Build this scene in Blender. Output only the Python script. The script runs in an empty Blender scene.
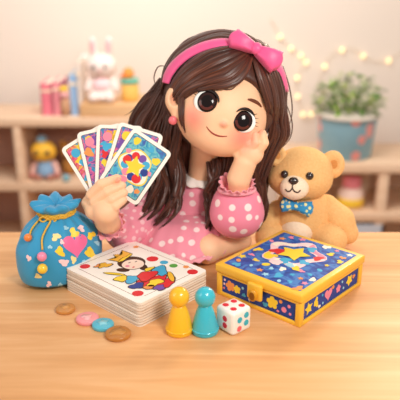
import bpy, bmesh, math, random
import numpy as np
from mathutils import Vector, Matrix
from mathutils.bvhtree import BVHTree

random.seed(7); rng = np.random.default_rng(7)
SC = bpy.context.scene
COL = SC.collection
PI = math.pi

# ------------------------------------------------------------------ camera
FPX = 650.0; PITCH = math.radians(20); CH = 0.40
CP, SP = math.cos(PITCH), math.sin(PITCH)
XC = np.array([1., 0, 0]); UC = np.array([0, SP, CP]); FW = np.array([0, CP, -SP]); BC = -FW
CAMP = np.array([0, 0, CH])

def ray(px, py):
    x = (px - 200) / FPX; y = -(py - 200) / FPX
    return XC * x + UC * y + FW
def P(px, py, Y):
    d = ray(px, py); return CAMP + d * (Y / d[1])
def PZ(px, py, z):
    d = ray(px, py); return CAMP + d * ((z - CH) / d[2])
def PD(px, py, dep):
    return CAMP + ray(px, py) * dep

# ------------------------------------------------------------------ materials
def lin(c):
    if isinstance(c, str):
        c = [int(c[i:i + 2], 16) for i in (0, 2, 4)]
    c = [v / 255 for v in c]
    return [(v / 12.92 if v <= .04045 else ((v + .055) / 1.055) ** 2.4) for v in c]

def new_mat(name):
    m = bpy.data.materials.new(name); m.use_nodes = True
    nt = m.node_tree; b = nt.nodes['Principled BSDF']
    return m, nt, b
_plain = {}
def mat(name, col, rough=.5, spec=.4, coat=0, sheen=0, bump=0, bscale=200, var=0, vscale=8, sss=0, metal=0, emit=0):
    if name in _plain: return _plain[name]
    m, nt, b = new_mat(name); N = nt.nodes; L = nt.links
    c = lin(col)
    b.inputs['Base Color'].default_value = (*c, 1)
    b.inputs['Roughness'].default_value = rough
    b.inputs['Specular IOR Level'].default_value = spec
    b.inputs['Coat Weight'].default_value = coat
    b.inputs['Coat Roughness'].default_value = .08
    b.inputs['Sheen Weight'].default_value = sheen
    b.inputs['Metallic'].default_value = metal
    if sss:
        b.inputs['Subsurface Weight'].default_value = sss
        b.inputs['Subsurface Radius'].default_value = (1, .4, .25)
        b.inputs['Subsurface Scale'].default_value = .006
    tc = N.new('ShaderNodeTexCoord')
    if bump:
        n = N.new('ShaderNodeTexNoise'); n.inputs['Scale'].default_value = bscale; n.inputs['Detail'].default_value = 3
        L.new(tc.outputs['Object'], n.inputs['Vector'])
        bp = N.new('ShaderNodeBump'); bp.inputs['Strength'].default_value = bump; bp.inputs['Distance'].default_value = .001
        L.new(n.outputs['Fac'], bp.inputs['Height']); L.new(bp.outputs['Normal'], b.inputs['Normal'])
    n = N.new('ShaderNodeTexNoise'); n.inputs['Scale'].default_value = vscale; n.inputs['Detail'].default_value = 4
    L.new(tc.outputs['Object'], n.inputs['Vector'])
    mx = N.new('ShaderNodeMix'); mx.data_type = 'RGBA'
    v = var if var else .03
    mx.inputs['A'].default_value = (*[x * (1 - v) for x in c], 1)
    mx.inputs['B'].default_value = (*[min(1, x * (1 + v)) for x in c], 1)
    L.new(n.outputs['Fac'], mx.inputs['Factor']); L.new(mx.outputs['Result'], b.inputs['Base Color'])
    if emit:
        b.inputs['Emission Color'].default_value = (*c, 1); b.inputs['Emission Strength'].default_value = emit
    _plain[name] = m
    return m

def dots_mat(name, base, dot, scale, thr, rough=.6, rand=.55, base2=None):
    m, nt, b = new_mat(name); N = nt.nodes; L = nt.links
    tc = N.new('ShaderNodeTexCoord')
    v = N.new('ShaderNodeTexVoronoi'); v.inputs['Scale'].default_value = scale; v.inputs['Randomness'].default_value = rand
    L.new(tc.outputs['Object'], v.inputs['Vector'])
    r = N.new('ShaderNodeMapRange'); r.inputs['From Min'].default_value = thr - .03; r.inputs['From Max'].default_value = thr + .03
    r.inputs['To Min'].default_value = 1; r.inputs['To Max'].default_value = 0
    L.new(v.outputs['Distance'], r.inputs['Value'])
    n = N.new('ShaderNodeTexNoise'); n.inputs['Scale'].default_value = 30
    L.new(tc.outputs['Object'], n.inputs['Vector'])
    m0 = N.new('ShaderNodeMix'); m0.data_type = 'RGBA'
    m0.inputs['A'].default_value = (*lin(base), 1); m0.inputs['B'].default_value = (*lin(base2 or base), 1)
    L.new(n.outputs['Fac'], m0.inputs['Factor'])
    mx = N.new('ShaderNodeMix'); mx.data_type = 'RGBA'
    L.new(m0.outputs['Result'], mx.inputs['A']); mx.inputs['B'].default_value = (*lin(dot), 1)
    L.new(r.outputs['Result'], mx.inputs['Factor']); L.new(mx.outputs['Result'], b.inputs['Base Color'])
    b.inputs['Roughness'].default_value = rough; b.inputs['Specular IOR Level'].default_value = .25
    b.inputs['Sheen Weight'].default_value = .15
    return m

def swirl_mat(name, cols, scale, rough=.4, dist=2.0):
    """marbled paint pattern"""
    m, nt, b = new_mat(name); N = nt.nodes; L = nt.links
    tc = N.new('ShaderNodeTexCoord')
    n = N.new('ShaderNodeTexNoise'); n.inputs['Scale'].default_value = scale; n.inputs['Detail'].default_value = 3
    n.inputs['Distortion'].default_value = dist
    L.new(tc.outputs['Object'], n.inputs['Vector'])
    cr = N.new('ShaderNodeValToRGB'); e = cr.color_ramp.elements
    cr.color_ramp.interpolation = 'EASE'
    k = len(cols)
    pos = [.3 + .4 * i / (k - 1) for i in range(k)]
    e[0].position = pos[0]; e[0].color = (*lin(cols[0]), 1)
    e[1].position = pos[-1]; e[1].color = (*lin(cols[-1]), 1)
    for i in range(1, k - 1):
        q = e.new(pos[i]); q.color = (*lin(cols[i]), 1)
    L.new(n.outputs['Fac'], cr.inputs['Fac']); L.new(cr.outputs['Color'], b.inputs['Base Color'])
    b.inputs['Roughness'].default_value = rough; b.inputs['Specular IOR Level'].default_value = .3
    return m

def wood_mat(name, c1, c2, c3, grain=(3, 60, 60), rough=.45, planks=0):
    m, nt, b = new_mat(name); N = nt.nodes; L = nt.links
    tc = N.new('ShaderNodeTexCoord')
    mp = N.new('ShaderNodeMapping'); mp.inputs['Scale'].default_value = grain
    L.new(tc.outputs['Object'], mp.inputs['Vector'])
    n = N.new('ShaderNodeTexNoise'); n.inputs['Scale'].default_value = 1; n.inputs['Detail'].default_value = 6
    n.inputs['Roughness'].default_value = .6; n.inputs['Distortion'].default_value = .6
    L.new(mp.outputs['Vector'], n.inputs['Vector'])
    cr = N.new('ShaderNodeValToRGB'); e = cr.color_ramp.elements
    e[0].position = .32; e[0].color = (*lin(c1), 1); e[1].position = .68; e[1].color = (*lin(c3), 1)
    q = e.new(.5); q.color = (*lin(c2), 1)
    L.new(n.outputs['Fac'], cr.inputs['Fac'])
    L.new(cr.outputs['Color'], b.inputs['Base Color'])
    b.inputs['Roughness'].default_value = rough; b.inputs['Specular IOR Level'].default_value = .3
    return m

# ------------------------------------------------------------------ object helpers
def link(o): COL.objects.link(o); return o
def thing(name, label, cat, loc, group=None, rz=0):
    o = link(bpy.data.objects.new(name, None)); o.empty_display_size = .02
    o.location = loc; o.rotation_euler = (0, 0, rz); tag(o, label, cat, group); return o
def tag(o, label, cat, group=None):
    o['label'] = label; o['category'] = cat
    if group: o['group'] = group
    return o
def base_of(parent):
    """world matrix of a chain of parents (before depsgraph update)"""
    M = Matrix.Identity(4)
    while parent is not None:
        M = parent.matrix_basis @ M if False else (Matrix.LocRotScale(parent.location, parent.rotation_euler, parent.scale) @ M)
        parent = parent.parent
    return M
def mesh_obj(name, V, F, mats, parent=None, smooth=True, local=False, mi=None, uv=None, label=None):
    """V in world coordinates (or in the parent's frame when local) -> ONE mesh object"""
    me = bpy.data.meshes.new(name)
    V = np.asarray(V, float)
    if parent is not None and not local:
        Mi = np.array(base_of(parent).inverted()); V = V @ Mi[:3, :3].T + Mi[:3, 3]
    me.from_pydata([tuple(v) for v in V], [], [tuple(int(i) for i in f) for f in F])
    if not isinstance(mats, (list, tuple)): mats = [mats]
    for m in mats: me.materials.append(m)
    if mi is not None: me.polygons.foreach_set('material_index', np.asarray(mi, dtype=np.int32))
    if smooth: me.polygons.foreach_set('use_smooth', [True] * len(me.polygons))
    if uv is not None:
        ul = me.uv_layers.new(name='UVMap')
        li = np.zeros(len(me.loops), dtype=np.int32); me.loops.foreach_get('vertex_index', li)
        ul.data.foreach_set('uv', np.asarray(uv, float)[li].ravel())
    me.update()
    o = link(bpy.data.objects.new(name, me))
    if parent is not None: o.parent = parent
    if label: o['label'] = label
    return o
def struct(o): o['kind'] = 'structure'; return o
def origin_mesh(name, V, F, mats, loc, **k):
    """top-level mesh whose origin is loc; V in world"""
    V = np.asarray(V, float) - np.asarray(loc, float)
    o = mesh_obj(name, V, F, mats, None, **k); o.location = loc; return o

class MB:
    """collects shapes for one mesh"""
    def __init__(s): s.V = []; s.F = []; s.M = []; s.n = 0
    def add(s, V, F, mi=0):
        V = np.asarray(V, float); s.V.append(V)
        for f in F: s.F.append([int(i) + s.n for i in f]); s.M.append(mi)
        s.n += len(V); return s
    def build(s, name, mats, parent=None, **k):
        return mesh_obj(name, np.concatenate(s.V), s.F, mats, parent, mi=s.M, **k)
    def top(s, name, mats, loc, **k):
        return origin_mesh(name, np.concatenate(s.V), s.F, mats, loc, mi=s.M, **k)

def box(cx, cy, cz, sx, sy, sz, bev=0, seg=2):
    bm = bmesh.new(); bmesh.ops.create_cube(bm, size=1)
    for v in bm.verts: v.co = Vector((v.co.x * sx + cx, v.co.y * sy + cy, v.co.z * sz + cz))
    if bev: bmesh.ops.bevel(bm, geom=bm.edges[:], offset=bev, segments=seg, profile=.5, affect='EDGES')
    bm.verts.index_update()
    V = [tuple(v.co) for v in bm.verts]; F = [[v.index for v in f.verts] for f in bm.faces]; bm.free()
    return V, F
def rot_z(V, a, o=(0, 0, 0)):
    V = np.asarray(V, float); c, s = math.cos(a), math.sin(a)
    return np.c_[V[:, 0] * c - V[:, 1] * s + o[0], V[:, 0] * s + V[:, 1] * c + o[1], V[:, 2] + o[2]]
def frame(axis):
    a = np.asarray(axis, float); a = a / np.linalg.norm(a)
    t = np.array([0, 0, 1.]) if abs(a[2]) < .9 else np.array([1., 0, 0])
    u = np.cross(t, a); u /= np.linalg.norm(u); v = np.cross(a, u); return u, v, a
def lathe(prof, n=32, c=(0, 0, 0), axis=(0, 0, 1), mod=None):
    u, w, a = frame(axis); c = np.asarray(c, float)
    V = []; F = []
    m = len(prof)
    for j, (r, z) in enumerate(prof):
        for i in range(n):
            th = 2 * PI * i / n
            rr, zz = (r, z) if mod is None else mod(r, z, th, j / (m - 1))
            V.append(c + u * rr * math.cos(th) + w * rr * math.sin(th) + a * zz)
    for j in range(m - 1):
        for i in range(n):
            F.append([j * n + i, j * n + (i + 1) % n, (j + 1) * n + (i + 1) % n, (j + 1) * n + i])
    F.append(list(range(n))[::-1]); F.append([(m - 1) * n + i for i in range(n)])
    return V, F
def ellipsoid(c, r, R=None, n=20, m=12):
    c = np.asarray(c, float); R = np.eye(3) if R is None else np.asarray(R)   # R rows = axes
    V = [c - R[2] * r[2]]; F = []
    for j in range(1, m):
        ph = -PI / 2 + PI * j / m
        for i in range(n):
            th = 2 * PI * i / n
            V.append(c + R[0] * r[0] * math.cos(ph) * math.cos(th) + R[1] * r[1] * math.cos(ph) * math.sin(th) + R[2] * r[2] * math.sin(ph))
    V.append(c + R[2] * r[2]); t = len(V) - 1
    for i in range(n): F.append([0, 1 + (i + 1) % n, 1 + i])
    for j in range(m - 2):
        for i in range(n):
            a = 1 + j * n + i; b = 1 + j * n + (i + 1) % n
            F.append([a, b, b + n, a + n])
    for i in range(n): F.append([t, 1 + (m - 2) * n + i, 1 + (m - 2) * n + (i + 1) % n])
    return V, F
def spline(pts, n):
    p = np.asarray(pts, float); p = np.vstack([2 * p[0] - p[1], p, 2 * p[-1] - p[-2]])
    k = len(p) - 3; out = []
    for q in np.linspace(0, k - 1e-6, n):
        i = int(q); t = q - i; a, b, c, d = p[i:i + 4]
        out.append(.5 * ((2 * b) + (c - a) * t + (2 * a - 5 * b + 4 * c - d) * t * t + (3 * b - a - 3 * c + d) * t ** 3))
    return np.array(out)
def tube(pts, r, n=24, sides=8, prof=None, flat=1.0, out=None, closed_pts=False, centre=None):
    """tube along a spline; out: direction (or centre point to point away from) for the thin axis"""
    C = spline(pts, n) if not closed_pts else np.asarray(pts, float)
    n = len(C); V = []; F = []; UV = []
    T = np.gradient(C, axis=0); T /= np.linalg.norm(T, axis=1)[:, None] + 1e-12
    for i in range(n):
        o = (C[i] - centre) if centre is not None else (np.asarray(out, float) if out is not None else np.array([.13, -.2, 1.]))
        o = o - T[i] * (o @ T[i]); l = np.linalg.norm(o)
        o = o / l if l > 1e-6 else np.array([0, 0, 1.])
        s = np.cross(T[i], o); t = i / (n - 1)
        rr = r * (prof(t) if prof else 1)
        for k in range(sides):
            a = 2 * PI * k / sides
            V.append(C[i] + s * rr * math.cos(a) + o * rr * flat * math.sin(a)); UV.append((k / sides, t))
    for i in range(n - 1):
        for k in range(sides):
            F.append([i * sides + k, i * sides + (k + 1) % sides, (i + 1) * sides + (k + 1) % sides, (i + 1) * sides + k])
    F.append(list(range(sides))[::-1]); F.append([(n - 1) * sides + k for k in range(sides)])
    return np.array(V), F, UV
def tube2(*a, **k): V, F, U = tube(*a, **k); return V, F

# ------------------------------------------------------------------ smooth solids (distance field -> mesh)
def ell(c, r, R=None, k=.008, op='u'): return ('e', np.asarray(c, float), np.asarray(r, float), np.eye(3) if R is None else np.asarray(R), k, op)
def cap(a, b, r0, r1=None, k=.006, op='u'): return ('c', np.asarray(a, float), np.asarray(b, float), r0, r0 if r1 is None else r1, k, op)
def solid(prims, res, relax=2):
    lo = np.full(3, 1e9); hi = -lo
    def bb(p):
        if p[0] == 'e': m = max(p[2]); return p[1] - m, p[1] + m
        return np.minimum(p[1] - p[3], p[2] - p[4]), np.maximum(p[1] + p[3], p[2] + p[4])
    for p in prims:
        if p[-1] != 'u': continue
        a, b = bb(p); lo = np.minimum(lo, a); hi = np.maximum(hi, b)
    lo -= 3 * res; hi += 3 * res
    n = np.ceil((hi - lo) / res).astype(int) + 1
    ax = [lo[i] + res * np.arange(n[i]) for i in range(3)]
    D = np.full(n, .03, np.float32)
    for p in prims:
        a, b = bb(p); mg = p[-2] + 4 * res
        i0 = np.maximum(0, ((a - mg - lo) / res).astype(int)); i1 = np.minimum(n, ((b + mg - lo) / res).astype(int) + 2)
        if np.any(i1 <= i0): continue
        sl = tuple(slice(i0[i], i1[i]) for i in range(3))
        X = ax[0][sl[0]][:, None, None]; Y = ax[1][sl[1]][None, :, None]; Z = ax[2][sl[2]][None, None, :]
        if p[0] == 'e':
            c, r, R = p[1], p[2], p[3]
            x, y, z = X - c[0], Y - c[1], Z - c[2]
            q = [(R[i, 0] * x + R[i, 1] * y + R[i, 2] * z) for i in range(3)]
            k0 = np.sqrt(sum((q[i] / r[i]) ** 2 for i in range(3))) + 1e-9
            k1 = np.sqrt(sum((q[i] / r[i] ** 2) ** 2 for i in range(3))) + 1e-9
            d = k0 * (k0 - 1) / k1
        else:
            A, B = p[1], p[2]; ab = B - A; l2 = max(ab @ ab, 1e-12)
            t = np.clip(((X - A[0]) * ab[0] + (Y - A[1]) * ab[1] + (Z - A[2]) * ab[2]) / l2, 0, 1)
            d = np.sqrt((X - A[0] - t * ab[0]) ** 2 + (Y - A[1] - t * ab[1]) ** 2 + (Z - A[2] - t * ab[2]) ** 2) - (p[3] + (p[4] - p[3]) * t)
        E = D[sl]; k = max(p[-2], 1e-6)
        if p[-1] == 'u':
            h = np.maximum(k - np.abs(E - d), 0) / k; D[sl] = np.minimum(E, d) - h * h * k * .25
        else:
            d = -d; h = np.maximum(k - np.abs(E - d), 0) / k; D[sl] = np.maximum(E, d) + h * h * k * .25
    S = D < 0
    n1 = n - 1
    cnt = np.zeros(n1, np.int8); acc = np.zeros((*n1, 3), np.float32)
    for axis in range(3):
        o1, o2 = [i for i in range(3) if i != axis]
        for da in (0, 1):
            for db in (0, 1):
                s0 = [None] * 3; s1 = [None] * 3
                s0[axis] = slice(0, n1[axis]); s1[axis] = slice(1, n[axis])
                for o, dd in ((o1, da), (o2, db)):
                    s0[o] = s1[o] = slice(dd, n1[o] + dd)
                a = D[tuple(s0)]; b = D[tuple(s1)]
                cr = (a < 0) != (b < 0)
                t = np.where(cr, a / np.where(a == b, 1, a - b), 0)
                cnt += cr; acc[..., axis] += t
                acc[..., o1] += cr * da; acc[..., o2] += cr * db
    act = cnt > 0
    ids = np.full(n1, -1, np.int64); ids[act] = np.arange(act.sum())
    g = np.argwhere(act)
    V = lo + res * (g + acc[act] / cnt[act][:, None])
    F = []
    for axis in range(3):
        o1, o2 = [(1, 2), (2, 0), (0, 1)][axis]
        s0 = [slice(1, n1[i]) for i in range(3)]; s1 = list(s0)
        s0[axis] = slice(0, n1[axis]); s1[axis] = slice(1, n[axis])
        a = S[tuple(s0)]; b = S[tuple(s1)]
        off = np.array([1, 1, 1]); off[axis] = 0
        for flip, mask in ((0, a & ~b), (1, ~a & b)):
            e = np.argwhere(mask) + off
            def cid(d1, d2):
                q = e.copy(); q[:, o1] -= d1; q[:, o2] -= d2; return ids[q[:, 0], q[:, 1], q[:, 2]]
            q = np.stack([cid(1, 1), cid(0, 1), cid(0, 0), cid(1, 0)], 1)
            if flip: q = q[:, ::-1]
            F.append(q)
    F = np.concatenate(F)
    for _ in range(relax):
        sm = np.zeros_like(V); w = np.zeros(len(V))
        for i in range(4):
            np.add.at(sm, F[:, i], V[F[:, (i + 1) % 4]]); np.add.at(w, F[:, i], 1)
            np.add.at(sm, F[:, i], V[F[:, (i - 1) % 4]]); np.add.at(w, F[:, i], 1)
        V = .4 * V + .6 * sm / w[:, None]
    return V, F
def bvh(V, F): return BVHTree.FromPolygons([tuple(v) for v in V], [tuple(int(i) for i in f) for f in F])
def hit(T, px, py):
    d = ray(px, py); d = d / np.linalg.norm(d)
    h = T.ray_cast(Vector(CAMP), Vector(d))
    if h[0] is None: return None, None
    return np.array(h[0]), np.array(h[1])
def snap(T, px, py, off=0., Y=.9):
    """point on a surface seen at a pixel; else the nearest surface point"""
    p, nrm = hit(T, px, py)
    if p is None:
        q = T.find_nearest(Vector(P(px, py, Y))); p = np.array(q[0]); nrm = np.array(q[1])
        if nrm @ (CAMP - p) < 0 and False: nrm = -nrm
    return p + nrm * off

# ------------------------------------------------------------------ flat outlines
def poly_star(n=5, r=1, k=.48, rot=PI / 2, soft=0):
    return [((r if i % 2 == 0 else r * k) * math.cos(rot + PI * i / n), (r if i % 2 == 0 else r * k) * math.sin(rot + PI * i / n)) for i in range(2 * n)]
def poly_circ(r=1, n=20, e=1.0, rot=0):
    return [(r * math.cos(2 * PI * i / n) * math.cos(rot) - e * r * math.sin(2 * PI * i / n) * math.sin(rot),
             r * math.cos(2 * PI * i / n) * math.sin(rot) + e * r * math.sin(2 * PI * i / n) * math.cos(rot)) for i in range(n)]
def poly_heart(r=1, n=36):
    o = []
    for i in range(n):
        t = 2 * PI * i / n
        o.append((r * .062 * 16 * math.sin(t) ** 3, r * .065 * (13 * math.cos(t) - 5 * math.cos(2 * t) - 2 * math.cos(3 * t) - math.cos(4 * t)) + r * .1))
    return o
def poly_blob(r=1, seed=0, n=24, amp=.3):
    q = random.Random(seed); a = [q.uniform(0, 6.28) for _ in range(4)]
    return [(r * (1 + amp * math.sin(2 * t + a[0]) * .6 + amp * .6 * math.sin(3 * t + a[1]) + amp * .4 * math.sin(5 * t + a[2])) * math.cos(t),
             r * (1 + amp * math.sin(2 * t + a[0]) * .6 + amp * .6 * math.sin(3 * t + a[1]) + amp * .4 * math.sin(5 * t + a[2])) * math.sin(t)) for t in [2 * PI * i / n for i in range(n)]]
def poly_rrect(w, h, r, n=6):
    o = []
    for cx, cy, a0 in ((w / 2 - r, h / 2 - r, 0), (-w / 2 + r, h / 2 - r, PI / 2), (-w / 2 + r, -h / 2 + r, PI), (w / 2 - r, -h / 2 + r, 1.5 * PI)):
        for i in range(n + 1):
            a = a0 + PI / 2 * i / n; o.append((cx + r * math.cos(a), cy + r * math.sin(a)))
    return o
def poly_bear(r=1):
    """small animal silhouette: round head with ears on a stubby body"""
    o = []
    for i in range(48):
        t = 2 * PI * i / 48 + PI / 2
        k = .62 + .38 * abs(math.cos(2.5 * (t - PI / 2))) ** .7
        o.append((r * k * math.cos(t), r * k * math.sin(t)))
    return o
def prism(poly, z0, z1, xf=None):
    n = len(poly); V = [(x, y, z0) for x, y in poly] + [(x, y, z1) for x, y in poly] + [(np.mean([p[0] for p in poly]), np.mean([p[1] for p in poly]), z1)]
    F = [[i, (i + 1) % n, n + (i + 1) % n, n + i] for i in range(n)] + [[n + i, n + (i + 1) % n, 2 * n] for i in range(n)] + [list(range(n))[::-1]]
    V = np.array(V)
    return (xf(V) if xf else V), F
def shift(poly, dx, dy, rot=0, s=1):
    c, q = math.cos(rot), math.sin(rot)
    return [(dx + s * (x * c - y * q), dy + s * (x * q + y * c)) for x, y in poly]
def wrap_print(T, cx, cy, poly, off=.0004, rings=5):
    """flat printed motif laid on a curved surface: centre pixel and outline in pixels (y up)"""
    V = []; F = []; n = len(poly)
    def pt(x, y):
        p, nr = hit(T, cx + x, cy - y)
        if p is None: p = snap(T, cx + x, cy - y); nr = np.array([0, -1., 0])
        return p + nr * off
    V.append(pt(0, 0))
    for k in range(1, rings + 1):
        for x, y in poly: V.append(pt(x * k / rings, y * k / rings))
    for i in range(n): F.append([0, 1 + i, 1 + (i + 1) % n])
    for k in range(rings - 1):
        for i in range(n):
            a = 1 + k * n + i; b = 1 + k * n + (i + 1) % n; F.append([a, a + n, b + n, b])
    return V, F

# ================================================================== MATERIALS
M_wood = wood_mat('light_wood', 'D09560', 'E0A871', 'EDBD8A', (2.2, 34, 34), .42)
M_shelf = wood_mat('pale_shelf_wood', 'D9B596', 'E6C6A8', 'EED3B8', (2, 20, 20), .6)
M_shelfback = mat('shelf_back_paint', 'BE9484', .8, .1, var=.06)
M_wall = mat('warm_wall_paint', 'F6EADE', .9, .1, var=.03, vscale=2, bump=.1, bscale=60)
M_floor = wood_mat('floor_boards', 'A9794F', 'B98A5E', 'C79A6E', (2, 12, 12), .5)
M_gold = mat('gold_paint', 'F4BE3A', .38, .45, coat=.3, var=.08, vscale=30)
M_goldd = mat('gold_shade_paint', 'DB9A1F', .4, .4, coat=.2)
M_blue = mat('royal_blue_paint', '1F4496', .45, .35, var=.22, vscale=45)
M_cream = mat('cream_print', 'FBF1DC', .5)
M_yel = mat('yellow_print', 'FBD63C', .45, var=.08, vscale=60)
M_red = mat('red_print', 'DE2F34', .45, var=.08, vscale=60)
M_pink = mat('pink_print', 'F58FA8', .45, var=.08, vscale=60)
M_lpink = mat('pale_pink_print', 'FBD5D6', .5)
M_sky = mat('sky_print', '45AFD8', .45, var=.12, vscale=60)
M_lblue = mat('pale_blue_print', '9ED4E8', .5)
M_navy = mat('navy_print', '27408F', .45)
M_green = mat('green_print', '5CA646', .45)
M_purple = mat('purple_print', '7A50A8', .45)
M_orange = mat('orange_print', 'F09A52', .45, var=.08)
M_ink = mat('brown_ink', '4A2C1C', .6)
M_skinp = mat('skin_print', 'FCE3D0', .55)
M_card = mat('card_stock', 'FBF6EC', .45, .3)
M_cardedge = mat('card_edge', 'EFE2D2', .7, .1, var=.05, vscale=120)

# ================================================================== SETTING
def plane_box(name, cx, cy, cz, sx, sy, sz, m):
    V, F = box(0, 0, 0, sx, sy, sz); o = mesh_obj(name, V, F, m, None, smooth=False); o.location = (cx, cy, cz); return struct(o)
YW = 2.62
plane_box('floor', 0, 1.0, -.775, 5.0, 3.4, .05, M_floor)
plane_box('wall_back', 0, YW + .05, .45, 5.0, .1, 2.4, M_wall)
plane_box('baseboard_back', 0, YW - .01, -.70, 5.0, .02, .10, mat('trim_paint', 'F4E8DA', .6))

# wooden table
TB = thing('wooden_table', 'light honey wooden table that the girl, bag, cards and box rest on', 'table', (0, .60, -.75))
V, F = box(0, .60, -.0125, 1.24, .80, .025, .006, 3)
V = np.array(V); TYE = .955
mesh_obj('tabletop', np.array(V) + [0, TYE - 1.0, 0], F, M_wood, TB)
for sx in (-.55, .55):
    for y in (.24, .88):
        V, F = box(sx, y, -.3875, .05, .05, .725, .005); mesh_obj('leg', V, F, M_wood, TB)
V, F = box(0, .26, -.06, 1.04, .02, .07, .003); mesh_obj('apron', V, F, M_wood, TB)
V, F = box(0, .90, -.06, 1.04, .02, .07, .003); mesh_obj('apron', V, F, M_wood, TB)

# ================================================================== DECK OF CARDS
DW, DL, DTH = .1425, .1180, math.radians(-42.7); DC = (-.0825, .7540)
aw = np.array([math.cos(DTH), math.sin(DTH)]); al = np.array([-aw[1], aw[0]])
NC = 26; pitch = .0316 / NC
def card_mesh(w, l, t, r=.006):
    return prism(poly_rrect(w, l, r), 0, t)
Vc, Fc = card_mesh(DW, DL, pitch * .9)
stack0 = None
for i in range(NC - 1):
    if stack0 is None:
        o = mesh_obj('playing_card', Vc, Fc, M_cardedge, None, smooth=False); stack0 = o; alt = o.data.copy(); alt.materials[0] = mat('card_edge_gap_shade', 'CDB49C', .75, .1)
    else:
        o = stack0.copy(); link(o)
    if i % 3 == 1: o.data = alt  # every third card coloured tan to imitate the shaded gaps between cards
    j = .0009
    o.location = (DC[0] + random.uniform(-j, j), DC[1] + random.uniform(-j, j), .0001 + i * pitch)
    o.rotation_euler = (0, 0, DTH + random.uniform(-.006, .006))
    tag(o, 'off white playing card lying in the thick stack beneath the queen picture card', 'playing card', 'cards in the thick stack')
zt = .0001 + (NC - 1) * pitch
tc_ = thing('playing_card', 'queen picture playing card lying face up on top of the thick stack', 'playing card', (DC[0], DC[1], zt), 'cards in the thick stack', DTH)
mesh_obj('card_sheet', Vc, Fc, M_card, tc_, smooth=False, local=True)
ztop = zt + pitch * .9
def dloc(px, py):
    w = PZ(px, py, ztop)[:2] - np.array(DC); return np.array([w @ aw, w @ al])
lay = [0]
def flat_print(poly, z, h=.0002): return prism(poly, z, z + h)
zl = pitch * .9
mb = MB()
# queen: x' axis along al (her right), y' axis along -aw (her up)
PRM = [M_ink, M_skinp, M_gold, M_red, M_sky, M_yel, M_purple, M_navy, M_pink, M_orange, M_green]
def q_ell(px, py, rx, ry, rot, m, lvl, ink=True, poly=None):
    c = dloc(px, py); rx *= 1.5; ry *= 1.5
    base = poly if poly else (poly_blob(1, int(px * 7 + py), 28, .24) if (rx > .0052 and m > 1 and ink) else poly_circ(1, 26))
    def place(s):
        o = []
        for x, y in base:
            X, Y = x * (rx + s), y * (ry + s); cr, sr = math.cos(rot), math.sin(rot)
            X, Y = X * cr - Y * sr, X * sr + Y * cr
            o.append((c[0] - Y, c[1] + X))
        return o
    if ink: mb.add(*flat_print(place(.0011), zl + lvl * .00012, .0001), 0)
    mb.add(*flat_print(place(0), zl + lvl * .00012 + .0001, .0001), m)
mm = .001
q_ell(131.5, 262.5, 11.6 * mm, 11.5 * mm, .1, 0, 0)                 # hair
q_ell(123, 270, 3 * mm, 5 * mm, .6, 0, 0)
q_ell(143, 267, 3 * mm, 6 * mm, -.5, 0, 0)
q_ell(151, 280.5, 14 * mm, 8 * mm, .1, 3, 0)                  # gown underlay
q_ell(133, 264.5, 9.8 * mm, 9.5 * mm, 0, 1, 2)                # face
q_ell(120, 256.5, 9.5 * mm, 6.0 * mm, .25, 2, 3, poly=[(-1, -.8), (1, -.8), (1.15, .9), (.5, .1), (0, 1.1), (-.5, .1), (-1.15, .9)])
q_ell(125, 258.5, 9 * mm, 1.6 * mm, .25, 5, 4)
q_ell(127.5, 266.5, 1.9 * mm, 1.9 * mm, 0, 8, 4, False)
q_ell(136, 262, 1.5 * mm, .5 * mm, 0, 0, 4, False)
q_ell(129.5, 263, 1.5 * mm, .5 * mm, 0, 0, 4, False)
q_ell(133.5, 267.5, 1.4 * mm, .8 * mm, 0, 3, 4, False)
q_ell(131, 279.5, 6 * mm, 6.5 * mm, .2, 4, 3)
q_ell(147, 276, 8.5 * mm, 7.5 * mm, 0, 3, 4)
q_ell(160, 271, 5.5 * mm, 10 * mm, -.5, 4, 3)
q_ell(137, 286, 6 * mm, 4.5 * mm, .3, 7, 3)
q_ell(155, 283, 7 * mm, 5 * mm, 0, 5, 5)
q_ell(166, 283, 9 * mm, 6.5 * mm, .1, 3, 4)
q_ell(171, 277, 2.2 * mm, 9 * mm, -.6, 2, 5)
q_ell(159.5, 288, 5 * mm, 3.6 * mm, .2, 6, 5)
q_ell(149, 287.5, 4 * mm, 3.4 * mm, 0, 9, 5)
q_ell(149, 269.5, 5 * mm, 2.2 * mm, .2, 5, 5)
q_ell(121, 279, 4.6 * mm, 5.5 * mm, .3, 5, 4)
q_ell(114, 274, 1.5 * mm, 9 * mm, .55, 5, 3)
q_ell(104.5, 265.5, 5.5 * mm, 4.2 * mm, .2, 2, 3, poly=poly_blob(1, 5, amp=.35))
q_ell(98, 266, 2.6 * mm, 2.2 * mm, .2, 9, 3, poly=poly_blob(1, 8, amp=.4))
mb.build('queen_print', PRM, tc_, local=True, smooth=False)
for px, py, r, m in ((85, 266.5, 4.4, 3), (137.8, 293.5, 4.6, 3), (152.5, 259, 5.2, 3), (192.5, 272, 4.6, 3), (164, 262.5, 3.6, 4), (173.5, 265.8, 3.6, 10), (186, 267, 2.6, 9), (136, 247, 2.6, 9)):
    mb = MB(); q_ell(px, py, r * mm, r * mm, 0, m, 1, False)
    mb.build('suit_dot', PRM, tc_, local=True, smooth=False)
mb = MB()
for s in (-1, 1):
    V, F = box(0, s * (DL / 2 - .0095), zl + .00005, DW - .034, .0007, .0001); mb.add(V, F)
    V, F = box(s * (DW / 2 - .0095), 0, zl + .00005, .0007, DL - .034, .0001); mb.add(V, F)
mb.build('border_line', mat('border_ink', '9C7B66', .6), tc_, local=True, smooth=False)

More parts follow.
